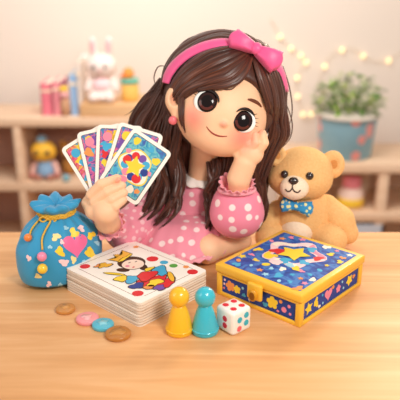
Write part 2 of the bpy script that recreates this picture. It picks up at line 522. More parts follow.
# ================================================================== GAME BOX
BW, BL, BH, BTH = .1278, .1462, .0433, math.radians(-41.65); BCn = (.1173, .7585)
bx = thing('game_box', 'blue and gold decorated game box with a closed latch before the teddy bear', 'box', (BCn[0], BCn[1], 0), None, BTH)
baw = np.array([math.cos(BTH), math.sin(BTH)]); bal = np.array([-baw[1], baw[0]])
ZB = .0315
V, F = box(0, 0, ZB / 2 + .0005, BW - .005, BL - .005, ZB - .001, .001); mesh_obj('box_body', V, F, M_blue, bx, local=True, smooth=False)
for sx in (-1, 1):
    for sy in (-1, 1):
        V, F = box(sx * (BW / 2 - .004), sy * (BL / 2 - .004), ZB / 2, .008, .008, ZB, .0012); mesh_obj('corner_post', V, F, M_gold, bx, local=True)
for z, h in ((.0026, .0052), (ZB - .0014, .0028)):
    for s in (-1, 1):
        V, F = box(0, s * (BL / 2 - .002), z, BW - .01, .0036, h, .0009); mesh_obj('edge_rail', V, F, M_gold, bx, local=True)
        V, F = box(s * (BW / 2 - .002), 0, z, .0036, BL - .01, h, .0009); mesh_obj('edge_rail', V, F, M_gold, bx, local=True)
# lid
lid = mesh_obj('lid', *box(0, 0, ZB + .0008 + (BH - ZB - .0008) / 2, BW + .003, BL + .003, BH - ZB - .0008, .0022, 3), M_gold, bx, local=True)
lv, lf = prism(poly_rrect(BW - .0135, BL - .0135, .0015), BH - .0004, BH + .0003)
lp = mesh_obj('lid_picture', lv, lf, swirl_mat('lid_blue_paint', ['1B3B88', '2550A6', '4580C6', '2450A6'], 45, .42, 1.5), lid, local=True, smooth=False)
def bloc(px, py, z=BH):
    w = PZ(px, py, z)[:2] - np.array(BCn); return np.array([w @ baw, w @ bal])
LPM = [M_yel, M_red, M_pink, M_lpink, M_lblue, M_sky, M_orange, M_cream, M_navy, M_goldd]
mb = MB()
lcount = [0]
def l_add(px, py, poly, s, rot, m, lvl):
    lcount[0] += 1; lvl += lcount[0] * .12
    c = bloc(px, py); mb.add(*prism(shift(poly, c[0], c[1], rot, s), BH + .0003 + lvl * .00012, BH + .0004 + lvl * .00012), m)
sc_ = (294, 254)
c0 = bloc(*sc_)
# cream ribbon wreath, with coloured blobs, and the yellow star
V = []; 
def wreath(r0, r1, a0, a1, m, lvl, wob=.12, n=40, ph=0):
    O = []; I = []
    for i in range(n + 1):
        a = a0 + (a1 - a0) * i / n; w = 1 + wob * math.sin(5 * a + ph)
        O.append((c0[0] + r1 * w * math.cos(a), c0[1] + r1 * w * math.sin(a)))
        I.append((c0[0] + r0 * w * math.cos(a), c0[1] + r0 * w * math.sin(a)))
    z = BH + .0003 + lvl * .00012
    n1 = n + 1
    VV = [(x, y, z + .0001) for x, y in O] + [(x, y, z + .0001) for x, y in I]
    mb.add(VV, [[i, i + 1, n1 + i + 1, n1 + i] for i in range(n)][::1], m)
wreath(.0255, .038, 0, 2 * PI, 3, 1, .15)
wreath(.028, .0365, .3, 1.5, 2, 1.5, .15)
wreath(.028, .036, 2.0, 3.0, 7, 2, .15); wreath(.027, .034, 4.4, 5.4, 7, 2, .15)
wreath(.030, .036, 3.5, 4.3, 0, 2.4, .15)
l_add(279, 252, poly_blob(1, 3), .0101, 0, 1, 3)
l_add(272, 256, poly_blob(1, 4), .0062, .5, 0, 3)
l_add(312, 250, poly_blob(1, 5), .0070, 0, 5, 3)
l_add(318, 259, poly_blob(1, 6), .0062, 0, 1, 3)
l_add(304, 263, poly_blob(1, 7), .0062, 0, 5, 3)
l_add(290, 265.5, poly_blob(1, 9), .0055, 0, 4, 3)
l_add(285, 261, poly_blob(1, 19), .0078, 0, 5, 3)
l_add(296, 269, poly_blob(1, 10), .0055, 0, 0, 3)
l_add(276, 263, poly_blob(1, 14), .0070, 0, 3, 3)
l_add(*sc_, poly_star(5, 1, .55), .0225, BTH * -1 + .5, 0, 6)
q = random.Random(11); spots_ = []
while len(spots_) < 34:
    x = q.uniform(-BW / 2 + .011, BW / 2 - .011); y = q.uniform(-BL / 2 + .011, BL / 2 - .011)
    if math.hypot(x - c0[0], y - c0[1]) < .0475: continue
    if any(math.hypot(x - a, y - b) < .0125 for a, b in spots_):
        continue
    spots_.append((x, y)); s = q.uniform(.0030, .0056)
    m = q.choice([0, 2, 4, 5, 6, 7, 0, 4, 5])
    sh = q.choice([poly_blob(1, len(spots_), amp=.45), poly_circ(1, 16, .7, 1), poly_star(5, 1.1, .5), poly_blob(1, len(spots_) + 99, amp=.3)])
    mb.add(*prism(shift(sh, x, y, q.uniform(0, 6), s), BH + .0003, BH + .0005 + .00001 * len(spots_)), m)
mb.build('star_print', LPM, lid, local=True, smooth=False)
# prints on the two visible sides (front-left: y = -BL/2, front-right: x = +BW/2)
def side_print(kind, items):
    mb = MB()
    for u, z, poly, s, rot, m in items:
        pl = shift(poly, u, z, rot, s)
        v, f = prism(pl, 0, .0003); v = np.array(v)
        if kind == 'L': w = np.c_[v[:, 0], -(BL / 2 - .0025) - v[:, 2], v[:, 1]]
        else: w = np.c_[(BW / 2 - .0025) + v[:, 2], v[:, 0], v[:, 1]]
        mb.add(w, f, m)
    mb.build('side_print', LPM, bx, local=True, smooth=False)
zc = .0165
side_print('L', [(-.043, .017, poly_bear(), .0075, .3, 6), (-.032, .016, poly_bear(), .0058, .2, 0), (-.052, .023, poly_circ(), .0016, 0, 3), (-.053, .017, poly_circ(), .0016, 0, 3), (-.0535, .011, poly_circ(), .0017, 0, 2),
    (-.021, .012, poly_blob(1, 3), .0026, 0, 5), (-.023, .021, poly_circ(), .0018, 0, 4), (.022, .0175, poly_bear(), .0085, .1, 0), (.034, .023, poly_circ(), .0024, 0, 6), (.039, .014, poly_circ(), .0036, 0, 2), (.046, .021, poly_circ(), .0022, 0, 2),
    (.048, .0115, poly_circ(), .0018, 0, 2), (.012, .011, poly_blob(1, 8), .0032, 0, 5), (.0305, .009, poly_circ(), .0018, 0, 2), (-.012, .009, poly_blob(1, 2), .002, 0, 7)])
side_print('R', [(-.052, .0165, poly_star(5, 1, .5), .0085, .2, 0), (-.036, .0175, poly_blob(1, 6, amp=.4), .0052, .4, 0), (-.028, .009, poly_blob(1, 7), .0024, 0, 7), (-.008, .017, poly_heart(), .0085, 0, 2), (.002, .0235, poly_blob(1, 18), .003, 0, 6), (.016, .016, poly_bear(), .0055, 0, 2),
    (.025, .022, poly_circ(), .0017, 0, 4), (.029, .012, poly_circ(), .0018, 0, 4), (.043, .0175, poly_star(5, 1, .6), .0082, .5, 0), (.054, .019, poly_blob(1, 4), .003, 0, 6), (-.022, .022, poly_circ(), .0017, 0, 5), (-.020, .0105, poly_circ(), .0016, 0, 4)])
for kind in 'LR':                                                  # thin dark panel outline
    mb = MB(); hw = (BW if kind == 'L' else BL) / 2 - .010
    for (u, z, su, sz) in ((0, .0078, 2 * hw, .0008), (0, .0262, 2 * hw, .0008), (-hw, .017, .0008, .019), (hw, .017, .0008, .019)):
        if kind == 'L': V, F = box(u, -(BL / 2 - .0025), z, su, .0006, sz)
        else: V, F = box(BW / 2 - .0025, u, z, .0006, su, sz)
        mb.add(V, F)
    mb.build('panel_outline', M_navy, bx, local=True, smooth=False)
# latch on the front-left face
lt = mesh_obj('latch', *box(0, -BL / 2 - .0035, .0270, .0215, .006, .0215, .0025, 3), M_gold, bx, local=True, label='gold latch')
V, F = prism(poly_circ(.0066, 20, 1.2), 0, .003); V = np.array(V)
mesh_obj('latch_ring', np.c_[V[:, 0], -BL / 2 - .0062 - V[:, 2], V[:, 1] + .0235], F, M_goldd, lt, local=True)
V, F = prism(poly_circ(.0038, 16, 1.35), 0, .0006); V = np.array(V)
mesh_obj('keyhole', np.c_[V[:, 0], -BL / 2 - .0092 - V[:, 2], V[:, 1] + .0228], F, mat('latch_dark', '8A5412', .5), lt, local=True, smooth=False)

# ================================================================== PAWNS
def pawn(px, col, name, label):
    c = PZ(px, 331.5, 0); k = .965
    prof = [(0.001, 0), (.0150, 0), (.0162, .0012), (.0163, .0050), (.0158, .0062), (.0156, .0072), (.0150, .0110), (.0128, .0200), (.0103, .0290), (.0080, .0350), (.0070, .0375)]
    prof = [(r * k, z * k) for r, z in prof]
    t = thing('game_pawn', label, 'game piece', tuple(c), 'game pawns on the table')
    m = mat(name, col, .28, .5, coat=.5, sss=.1)
    mesh_obj('pawn_body', *lathe(prof, 40), m, t, local=True)
    mesh_obj('pawn_head', *ellipsoid((0, 0, .0465 * k), (.0122 * k, .0122 * k, .0126 * k), n=32, m=18), m, t, local=True)
    mesh_obj('base_rim', *lathe([(.0157 * k, .0050 * k), (.0168 * k, .0053 * k), (.0168 * k, .0062 * k), (.0155 * k, .0068 * k)], 40), m, t, local=True)
pawn(179.5, 'FBBE1E', 'yellow_plastic', 'yellow plastic game pawn standing in front of the card stack')
pawn(205, '35BBD0', 'turquoise_plastic', 'turquoise plastic game pawn standing between the yellow pawn and the die')

# ================================================================== DIE
S = .0300
dz = thing('die', 'white rounded die with red and turquoise pips beside the turquoise pawn', 'die', (.0388, .6625, 0), None, math.radians(-49))
mesh_obj('die_cube', *box(0, 0, S / 2, S, S, S, .0045, 4), mat('ivory_plastic', 'FAF3EA', .3, .5, coat=.4, sss=.1), dz, local=True)
mr = mat('red_pip', 'D8263A', .4); mt = mat('turquoise_pip', '35B4C8', .4); mpk = mat('coral_pip', 'F26A72', .4)
def pip(face, u, v, m, r=.0034):
    V, F = prism(poly_circ(r, 18), 0, .0004); V = np.array(V)
    h = S / 2
    if face == 'T': W = np.c_[V[:, 0] + u, V[:, 1] + v, S - .0001 + V[:, 2]]
    elif face == 'L': W = np.c_[V[:, 0] + u, -h + .0001 - V[:, 2], V[:, 1] + h + v]
    else: W = np.c_[h - .0001 + V[:, 2], V[:, 0] + u, V[:, 1] + h + v]
    mesh_obj('pip', W, F, m, dz, local=True, smooth=False)
for u, v in ((-.0065, -.0065), (.0065, -.0065), (-.0065, .0065), (.0065, .0065)): pip('T', u, v, mr, .0038)
pip('L', .0015, .0035, mr, .0036); pip('L', .0015, -.0050, mr, .0036)
for u, v in ((-.0045, .0035), (.006, .0065), (.006, -.0035)): pip('R', u, v, mt, .0038)
pip('R', -.005, -.0075, mpk, .0036)

# ================================================================== TOKENS
def token(px, py, r, col, name, label, kind):
    c = PZ(px, py, 0.003)
    t = thing('game_token', label, 'token', (c[0], c[1], 0), 'round game tokens', random.uniform(0, 6))
    m = mat(name, col, .35, .5, coat=.3, sss=.1); h = .0055
    mesh_obj('token_disc', *lathe([(.001, 0), (r * .94, 0), (r, .0012), (r, h - .0014), (r * .95, h - .0005), (r * .82, h), (.001, h + .0002)], 36), m, t, local=True)
    m2 = mat(name + '_relief', kind[1], .35, .5, coat=.3)
    V, F = prism(shift(kind[0], 0, 0, 0, r * .55), h - .0009, h + .0007); mesh_obj('embossed_motif', V, F, m2, t, local=True)
token(65.5, 308.5, .0118, 'C98A45', 'caramel_token', 'caramel brown token nearest the blue bag', (poly_star(5, 1, .6), 'D89B55'))
token(87.5, 318.5, .0135, 'F29A9E', 'pink_token', 'pink round token between the brown and blue tokens', (poly_heart(), 'F7B9B8'))
token(103, 324.5, .0128, '56B9D0', 'blue_token', 'sky blue round token beside the card stack', (poly_star(5, 1, .6), '8ED5E2'))
token(118, 333.5, .0148, 'B9772F', 'bronze_token', 'bronze brown token nearest the viewer, right of the blue token', (poly_blob(1, 3, amp=.2), 'C98A42'))

# ================================================================== DRAWSTRING BAG
bgc = np.array([-.1895, .801, 0.])
zneck = P(56, 213, .801)[2]
bag = thing('drawstring_bag', 'turquoise drawstring bag with a pink heart, tied with gold cord', 'bag', tuple(bgc))
M_bag = mat('turquoise_cloth', '3499C8', .55, .3, sheen=.2, bump=.2, bscale=120, var=.12, vscale=25)
RB = .0545
prof = []
for t in np.linspace(0, 1, 40):                     # body
    z = t * zneck
    a = t
    r = RB * (1 - abs((a - .38) / (.62 if a > .38 else .52)) ** 2.6 * (.62 if a > .38 else .30))
    prof.append((max(r, .019), z))
prof[0] = (RB * .55, 0); prof[1] = (RB * .74, .001); prof[2] = (RB * .84, .005)
zt_ = zneck
prof += [(.0195, zt_ + .0015), (.0203, zt_ + .0045), (.0240, zt_ + .0075), (.0275, zt_ + .0105), (.0285, zt_ + .0135), (.0262, zt_ + .0160), (.0205, zt_ + .0170), (.013, zt_ + .0162), (.006, zt_ + .0135), (.001, zt_ + .012)]
zmaxb = zt_ + .017
def bagmod(r, z, th, j):
    h = z / zneck
    if h <= 1:
        k = max(0, (h - .45) / .55) ** 1.5 * .10
        r2 = r * (1 + k * math.cos(13 * th + .6) * .8 + .02 * math.sin(3 * th + 1))
        z2 = z
        el = 1 / math.sqrt((math.cos(th - 2.39) / 1.14) ** 2 + (math.sin(th - 2.39) / .82) ** 2)
        r2 *= 1 + (el - 1) * min(1, (1 - h) * 2.2)
    else:
        k = (z - zneck) / .017
        k = min(k, 1); e_ = r / .0285; r2 = r * (1 + .12 * k * math.cos(9 * th + .9) + .05 * k * math.sin(4 * th)) + .003 * k * e_; z2 = z + e_ * k * (.0026 * math.cos(9 * th + 1.4) + .0022 * math.sin(2 * th + .5)) - (1 - e_) * .004 * k * abs(math.cos(4.5 * th))
    return r2, z2
V, F = lathe(prof, 120, bgc, mod=bagmod)
mesh_obj('pouch', V, F, M_bag, bag)
TBAG = bvh(V, F)
M_cord = mat('gold_cord', 'E8B63C', .4, .5, bump=.8, bscale=900, var=.2, vscale=300)
mb = MB()
for q in range(2):
    pts = [bgc + np.array([.0225 * math.cos(a), .0225 * math.sin(a), zneck + .001 + q * .0032 + .0006 * math.sin(9 * a)]) for a in np.linspace(0, 2 * PI, 60)]
    mb.add(*tube2(pts, .0020, closed_pts=True, sides=8))
tw = [(a) for a in np.linspace(0, 2 * PI, 200)]
mb.add(*tube2([bgc + np.array([(.0238 + .0012 * math.cos(26 * a)) * math.cos(a), (.0238 + .0012 * math.cos(26 * a)) * math.sin(a), zneck + .0026 + .0022 * math.sin(26 * a)]) for a in tw], .0011, closed_pts=True, sides=6))
mb.build('neck_cord', M_cord, bag)
mb = MB()
def oncloth(px, py, off=.002): return snap(TBAG, px, py - 1, off, .76)
mb.add(*tube2([oncloth(48, 219, .004), oncloth(42, 221), oncloth(36, 226), oncloth(32, 232), oncloth(31, 237)], .0013, sides=7))
mb.add(*tube2([oncloth(50, 219, .004), oncloth(51, 223), oncloth(47, 231), oncloth(43, 240), oncloth(43, 251)], .0013, sides=7))
V, F = ellipsoid(oncloth(49, 219, .003), (.0035, .003, .003)); mb.add(V, F)
for s in (-1, 1):
    k = oncloth(49, 219, .004)
    mb.add(*tube2([k, k + [s * .006, -.002, .004], k + [s * .011, -.001, .0], k + [s * .006, -.002, -.003], k], .0011, sides=6))
mb.build('hanging_cord', M_cord, bag)
for (px, py, col, nm, r) in ((30.5, 240, 'F0883A', 'orange_bead', .0052), (43, 257, 'F38FB0', 'pink_bead', .0062), (43, 268, 'F7CF3C', 'yellow_bead', .0066)):
    c = oncloth(px, py, r * .8); mesh_obj('bead', *ellipsoid(c, (r, r, r)), mat(nm, col, .3, .5, coat=.4), bag, label=nm.replace('_', ' '))
PR = [M_pink, M_yel, M_lpink, M_lblue, mat('cream_yellow_print', 'F6E39A', .5)]
mesh_obj('heart_print', *wrap_print(TBAG, 75.5, 246, shift(poly_heart(), 0, 0, .15, 12.5)), mat('bag_heart_pink', 'F272A4', .5), bag)
mb = MB()
for i, (px, py, r, m) in enumerate(((74, 233, 4.5, 1), (91, 235.5, 3.8, 1), (56, 237, 4, 4), (60, 251.5, 4.5, 1), (90, 253, 5.2, 1), (81, 228.5, 3.2, 2), (64, 262.5, 4, 2), (73.5, 259.5, 3.2, 4), (62, 242, 2.2, 2), (84, 262, 2.6, 3), (97, 243, 2.4, 3), (66, 228, 2.2, 3), (86, 274, 3, 4), (70, 276, 3, 2), (95, 266, 2.5, 1), (50, 247, 2, 3), (49, 284, 2.6, 2), (38, 276, 2.8, 4), (29, 258, 2.6, 2), (60, 285, 2.4, 3))):
    mb.add(*wrap_print(TBAG, px, py, shift(poly_blob(1, i + 30, 16, .35), 0, 0, 0, r), rings=3), m)
mb.build('confetti_print', PR, bag)

# ================================================================== FAN OF CARDS
M_cardblue = swirl_mat('card_blue_paint', ['2F6FA8', '3FA3C4', '7CC4C8', '3B86BC', '4A5FA8'], 90, .45, 1.2)
M_cardmix = swirl_mat('card_mixed_paint', ['3FA3C4', '3B86BC', 'E2689A', '5A4FA0', '4AA0B8'], 70, .45, 1.5)
M_cardpink = swirl_mat('card_pink_paint', ['E2689A', 'F08AA8', 'D94A6E', 'F6C84A', '3FA3C4'], 80, .45, 1.2)
FMS = [M_card, M_cardblue, M_ink, M_cream, M_yel, M_red, M_pink, M_navy, M_sky, M_purple, M_orange, M_cardmix, M_cardpink]
CW, CL = .0615, .0850
def fan_card(tlx, tly, tilt, dep, design, label, ctr=None):
    t = math.radians(tilt)
    ex = XC * math.cos(t) - UC * math.sin(t); ey = XC * math.sin(t) + UC * math.cos(t)
    pxm = dep / FPX
    if ctr is None:
        ctr = (tlx + (CW / 2 * math.cos(t) - CL / 2 * math.sin(t)) / pxm, tly + (CW / 2 * math.sin(t) + CL / 2 * math.cos(t)) / pxm)
    c = PD(ctr[0], ctr[1], dep)
    R = Matrix((ex, ey, BC)).transposed()
    mb = MB(); th = .0008
    def curve(v):
        v = np.array(v, float); v[:, 2] += -.9 * v[:, 0] ** 2; return v
    def A(poly, lvl, m):
        v, f = prism(poly, th + lvl * .00008 - .00004, th + lvl * .00008 + .00004); mb.add(v, f, m)
    mb.add(*prism(poly_rrect(CW, CL, .006), 0, th), 0)
    iw, il = CW - .0095, CL - .0095
    A(poly_rrect(iw, il, .0028), 1, 2); A(poly_rrect(iw - .0014, il - .0014, .0022), 2, {0: 1, 1: 11, 2: 12}[design[0]])
    q = random.Random(design[1])
    if design[0] == 0:
        A(poly_blob(.0225, 12, 40, .14), 3, 4); A(poly_blob(.0208, 12, 40, .14), 4, 3)
        for i in range(9):
            a = 2 * PI * i / 9; A(shift(poly_circ(1, 16), .0142 * math.cos(a), .0142 * math.sin(a), 0, .0054), 5 + i % 2, [7, 8, 9, 5, 7, 8, 6, 7, 8][i])
        A(shift(poly_circ(1, 20), .0100, -.0125, 0, .0062), 7, 5)
        A(shift(poly_circ(1, 20), -.0142, .002, 0, .0058), 7, 5)
        A(shift(poly_star(5, 1, .5, PI / 2 + .35), -.001, -.0005, 0, .0148), 8, 4)
        for x, y, r, m in ((-.017, .030, .0050, 4), (.019, .021, .0052, 4), (-.0055, -.0235, .0062, 6), (.0105, -.029, .0055, 3), (.020, -.026, .0035, 10), (-.0195, -.018, .004, 8), (-.019, .013, .0035, 6), (.005, .031, .004, 8), (-.0195, -.030, .0042, 9), (.0205, .0025, .003, 6)):
            A(shift(poly_blob(1, int(1e4 * abs(x)), 18, .15), x, y, 0, r), 5, m)
    else:
        pts = []
        for i in range(26):
            x = q.uniform(-iw / 2 + .005, iw / 2 - .005); y = q.uniform(-il / 2 + .005, il / 2 - .005)
            A(shift(poly_blob(1, i + design[1], 16, .25), x, y, 0, q.uniform(.0028, .0062)), 3 + i % 5, q.choice([4, 6, 5, 8, 9, 6, 10, 3, 7, 4]))
        A(shift(poly_star(5, 1, .5), q.uniform(-.006, .006), 0, .3, .012), 9, 4)
        A(shift(poly_circ(1, 18), -iw / 2 + .010, il / 2 - .011, 0, .0062), 9, design[2])
    V = np.concatenate(mb.V); 
    o = mesh_obj('playing_card', V, mb.F, FMS, None, mi=mb.M, smooth=False)
    o.matrix_world = Matrix.Translation(Vector(c)) @ R.to_4x4()
    return tag(o, label, 'playing card', 'cards fanned in the hand')
FD = .862
fan_card(0, 0, 34, FD, (0, 1), 'patterned playing card with a yellow star, frontmost of the fan in her hand', (135.3, 166.8))
fan_card(119.5, 121.5, 17, FD + .003, (1, 5, 4), 'blue and pink playing card just behind the front star card of the fan')
fan_card(97, 124.5, 2, FD + .006, (1, 9, 6), 'upright patterned playing card in the middle of the fan')
fan_card(76.5, 133, -13, FD + .009, (1, 14, 6), 'patterned playing card second from the left of the fan')
fan_card(60.5, 149, -32, FD + .012, (2, 21, 8), 'pink patterned playing card leftmost of the fan in her hand')

# ================================================================== GIRL
HC = P(220, 103, .90); u = 1 / 711.
ROLL, YAW = math.radians(24), math.radians(10)
R0 = math.cos(ROLL) * XC - math.sin(ROLL) * UC; HU = math.sin(ROLL) * XC + math.cos(ROLL) * UC
HF = math.cos(YAW) * BC + math.sin(YAW) * R0; HR = math.cos(YAW) * R0 - math.sin(YAW) * BC
HM = np.array([HR, HU, HF])
def H(a, b, c): return HC + u * (a * HR + b * HU + c * HF)
girl = thing('person', 'smiling girl with long brown hair in a pink dotted dress holding a fan of cards', 'person', (-.012, .925, 0))

def skin_mat():
    m, nt, b = new_mat('girl_skin'); N = nt.nodes; L = nt.links
    tc = N.new('ShaderNodeTexCoord')
    b.inputs['Roughness'].default_value = .5; b.inputs['Specular IOR Level'].default_value = .3
    b.inputs['Subsurface Weight'].default_value = .12; b.inputs['Subsurface Radius'].default_value = (1, .45, .3); b.inputs['Subsurface Scale'].default_value = .003
    m['blush'] = 1
    return m, nt, b, tc
M_skin, snt, sb, stc = skin_mat()

prims = []
hu = lambda c, r, k, op='u': ell(H(*c), np.array(r) * u, HM, k * u, op)
prims += [hu((1, 8, -6), (52, 53, 51), 10), hu((5, -13, 12), (40.5, 37, 40), 16), hu((-15, -24, 25), (19, 17, 19), 12), hu((26, -24, 24), (19, 17, 19), 12),
          hu((5, -37, 27), (17, 12, 14), 14)]
hcap = [hu((0, 11, -9), (61, 60.5, 58), 8)]
cv, cf_ = solid(hcap, .002, 1); TCAP = bvh(cv, cf_)
EC = hit(TCAP, 175, 104)[0]
# ear on the visible (left) side, with hollow; and the other one
EAR = P(174.5, 105, .872)
Re = np.array([XC * .93 + UC * -.25 + BC * .25, UC, BC]); 
q_, _ = np.linalg.qr(np.array([BC * .8 - XC * .6, UC * .97 + XC * -.2, XC]).T)
def ep(px, py, dY=0): return P(px, py, .868 + dY)
def ep(px, py, f=0): return PD(px, py, (EC - CAMP) @ FW - f * u)
Rear = np.array([XC * .97 - UC * .2, UC * .97 + XC * .2, BC])
prims += [ell(ep(174.5, 97.5, 2), np.array([8.6, 11.5, 6]) * u, Rear, 3 * u), cap(ep(174.5, 102, 2), ep(176.5, 116, 1), 6.6 * u, 4.6 * u, 4 * u), cap(ep(177, 104, -1), H(-40, -15, 0), 8 * u, 9 * u, 5 * u),
          ell(ep(175.5, 97.8, 8), np.array([5.2, 7.6, 5]) * u, Rear, 2 * u, 's'),
          hu((50, -6, -10), (7, 13, 8), 4)]
# neck, torso, pelvis, legs
nk0 = P(206, 142, .905); nk1 = P(200, 182, .918)
prims += [cap(nk0, nk1, .0205, .0195, .012)]
prims += [ell(P(192, 198, .926), (.036, .026, .030), None, .012), ell((-.012, .927, .040), (.038, .030, .036), None, .015)]
shL = P(163, 193, .922); elL = P(128, 238, .885); wrL = P(107, 221, .812)
shR = P(224, 190, .922); elR = P(238, 222, .858); wrR = P(239, 178, .838)
prims += [cap(shL, elL, .017, .015, .012), cap(elL, wrL, .015, .0135, .008), cap(shR, elR, .016, .015, .012), cap(elR, wrR, .015, .0145, .008)]
prims += [cap((-.005, .915, .026), (.010, .838, .0205), .024, .019, .012), cap((.010, .838, .0195), (.062, .884, .0145), .0185, .0135, .006), cap((.062, .884, .0125), (.060, .905, .011), .0115, .009, .006),
          cap((-.025, .915, .026), (-.050, .855, .0205), .024, .019, .012), cap((-.050, .855, .0195), (-.085, .915, .0145), .018, .013, .006), cap((-.085, .915, .0135), (-.10, .93, .012), .011, .009, .006)]
# hand holding the cards
HD = .846
def hp(px, py, dd=0): return PD(px, py, HD + dd)
prims += [ell(hp(102, 206, .006), np.array([12, 13, 7]) * u, np.array([XC, UC, BC]), 6 * u), cap(hp(106, 212), wrL, 11.5 * u, 10.5 * u, 8 * u)]
for k_, m_, t_, r in (((91, 195), (101, 184.5), (117, 178.5), 4.9), ((94, 202), (107, 192), (122, 185.5), 4.7), ((98, 209), (112, 199.5), (124, 192.8), 4.6), ((104, 215), (115, 206.5), (123.5, 200), 4.3)):
    prims += [cap(hp(*k_), hp(*m_, -.007), r * u, r * u, .5 * u), cap(hp(*m_, -.007), hp(*t_, -.003), r * u, r * .84 * u, .5 * u)]
prims += [cap(hp(92, 212, .006), hp(88, 203, .016), 6.5 * u, 5.5 * u, 4 * u), cap(hp(88, 203, .016), hp(94, 190, .034), 5.5 * u, 5 * u, 3 * u), cap(hp(94, 190, .034), hp(103, 182, .034), 5 * u, 4.4 * u, 3 * u)]
# hand supporting the cheek
CD = .838
def cp_(px, py, dY=0): return P(px, py, CD + dY)
prims += [cap(wrR, cp_(245, 163), 11.5 * u, 11 * u, 1.5 * u), ell(cp_(251, 153), np.array([12.5, 12, 9]) * u, np.array([XC * .8 + UC * .6, UC * .8 - XC * .6, BC]), 1.5 * u),
          cap(cp_(257, 153, -.002), cp_(264, 143, -.005), 4.9 * u, 4.7 * u, .8 * u), cap(cp_(264, 143, -.005), cp_(262.5, 133.5, -.002), 4.6 * u, 3.8 * u, .3 * u),
          cap(cp_(250, 150, -.003), cp_(255.5, 142.5, -.006), 4.7 * u, 4.4 * u, .6 * u), cap(cp_(255.5, 142.5, -.006), cp_(255, 134.5, -.003), 4.2 * u, 3.5 * u, .3 * u),
          cap(cp_(245, 150, .001), cp_(248.5, 144, -.003), 4.8 * u, 4.5 * u, 1 * u), cap(cp_(248.5, 144, -.003), cp_(248.5, 138, .001), 4.3 * u, 3.6 * u, .5 * u),
          cap(cp_(241, 152, .003), cp_(243, 147, .001), 4.4 * u, 4.1 * u, 1 * u), cap(cp_(243, 147, .001), cp_(243, 142, .004), 4.0 * u, 3.4 * u, .5 * u),
          cap(cp_(243, 161, .002), cp_(238, 154, .003), 5.4 * u, 4.8 * u, 2 * u), cap(cp_(238, 154, .003), cp_(236, 147, .004), 4.6 * u, 3.8 * u, .5 * u)]
# small nose, last so it stays crisp
face_only = [p for p in prims[:5]]
fv, ff = solid(face_only, .0016, 1); TF = bvh(fv, ff)
NP, Nn = hit(TF, 223.5, 124)
prims += [ell(NP - Nn * .0008, np.array([3.4, 2.8, 3.6]) * u, np.array([HR, HU, HF]), 3 * u)]
bv, bf = solid(prims, .0011, 1)
body = mesh_obj('body', bv, bf, M_skin, girl)
TBD = bvh(bv, bf)
# blush, lips tint and knuckles as skin colour
N = snt.nodes; L = snt.links
gl = np.array(girl.location)
prev = None
sock = N.new('ShaderNodeRGB'); sock.outputs[0].default_value = (*lin('FBCBA4'), 1); prev = sock.outputs[0]
for px, py, r, col, amt in ((193, 118, 17, 'F4857A', .75), (243, 138, 17, 'F4857A', .75), (223.5, 124.5, 5, 'F49A84', .6), (175.5, 98, 8, 'EE8466', .75), (261, 131, 5, 'F48E7E', .55), (116, 181, 5, 'F69A76', .5)):
    p, n_ = hit(TBD, px, py)
    if p is None: continue
    p = p - gl
    vd = N.new('ShaderNodeVectorMath'); vd.operation = 'DISTANCE'; vd.inputs[1].default_value = p
    L.new(stc.outputs['Object'], vd.inputs[0])
    mr_ = N.new('ShaderNodeMapRange'); mr_.interpolation_type = 'SMOOTHSTEP'
    mr_.inputs['From Min'].default_value = 0; mr_.inputs['From Max'].default_value = r * u * 1.25
    mr_.inputs['To Min'].default_value = amt; mr_.inputs['To Max'].default_value = 0
    L.new(vd.outputs['Value'], mr_.inputs['Value'])
    mx = N.new('ShaderNodeMix'); mx.data_type = 'RGBA'
    L.new(mr_.outputs['Result'], mx.inputs['Factor']); L.new(prev, mx.inputs['A']); mx.inputs['B'].default_value = (*lin(col), 1)
    prev = mx.outputs['Result']
L.new(prev, sb.inputs['Base Color'])

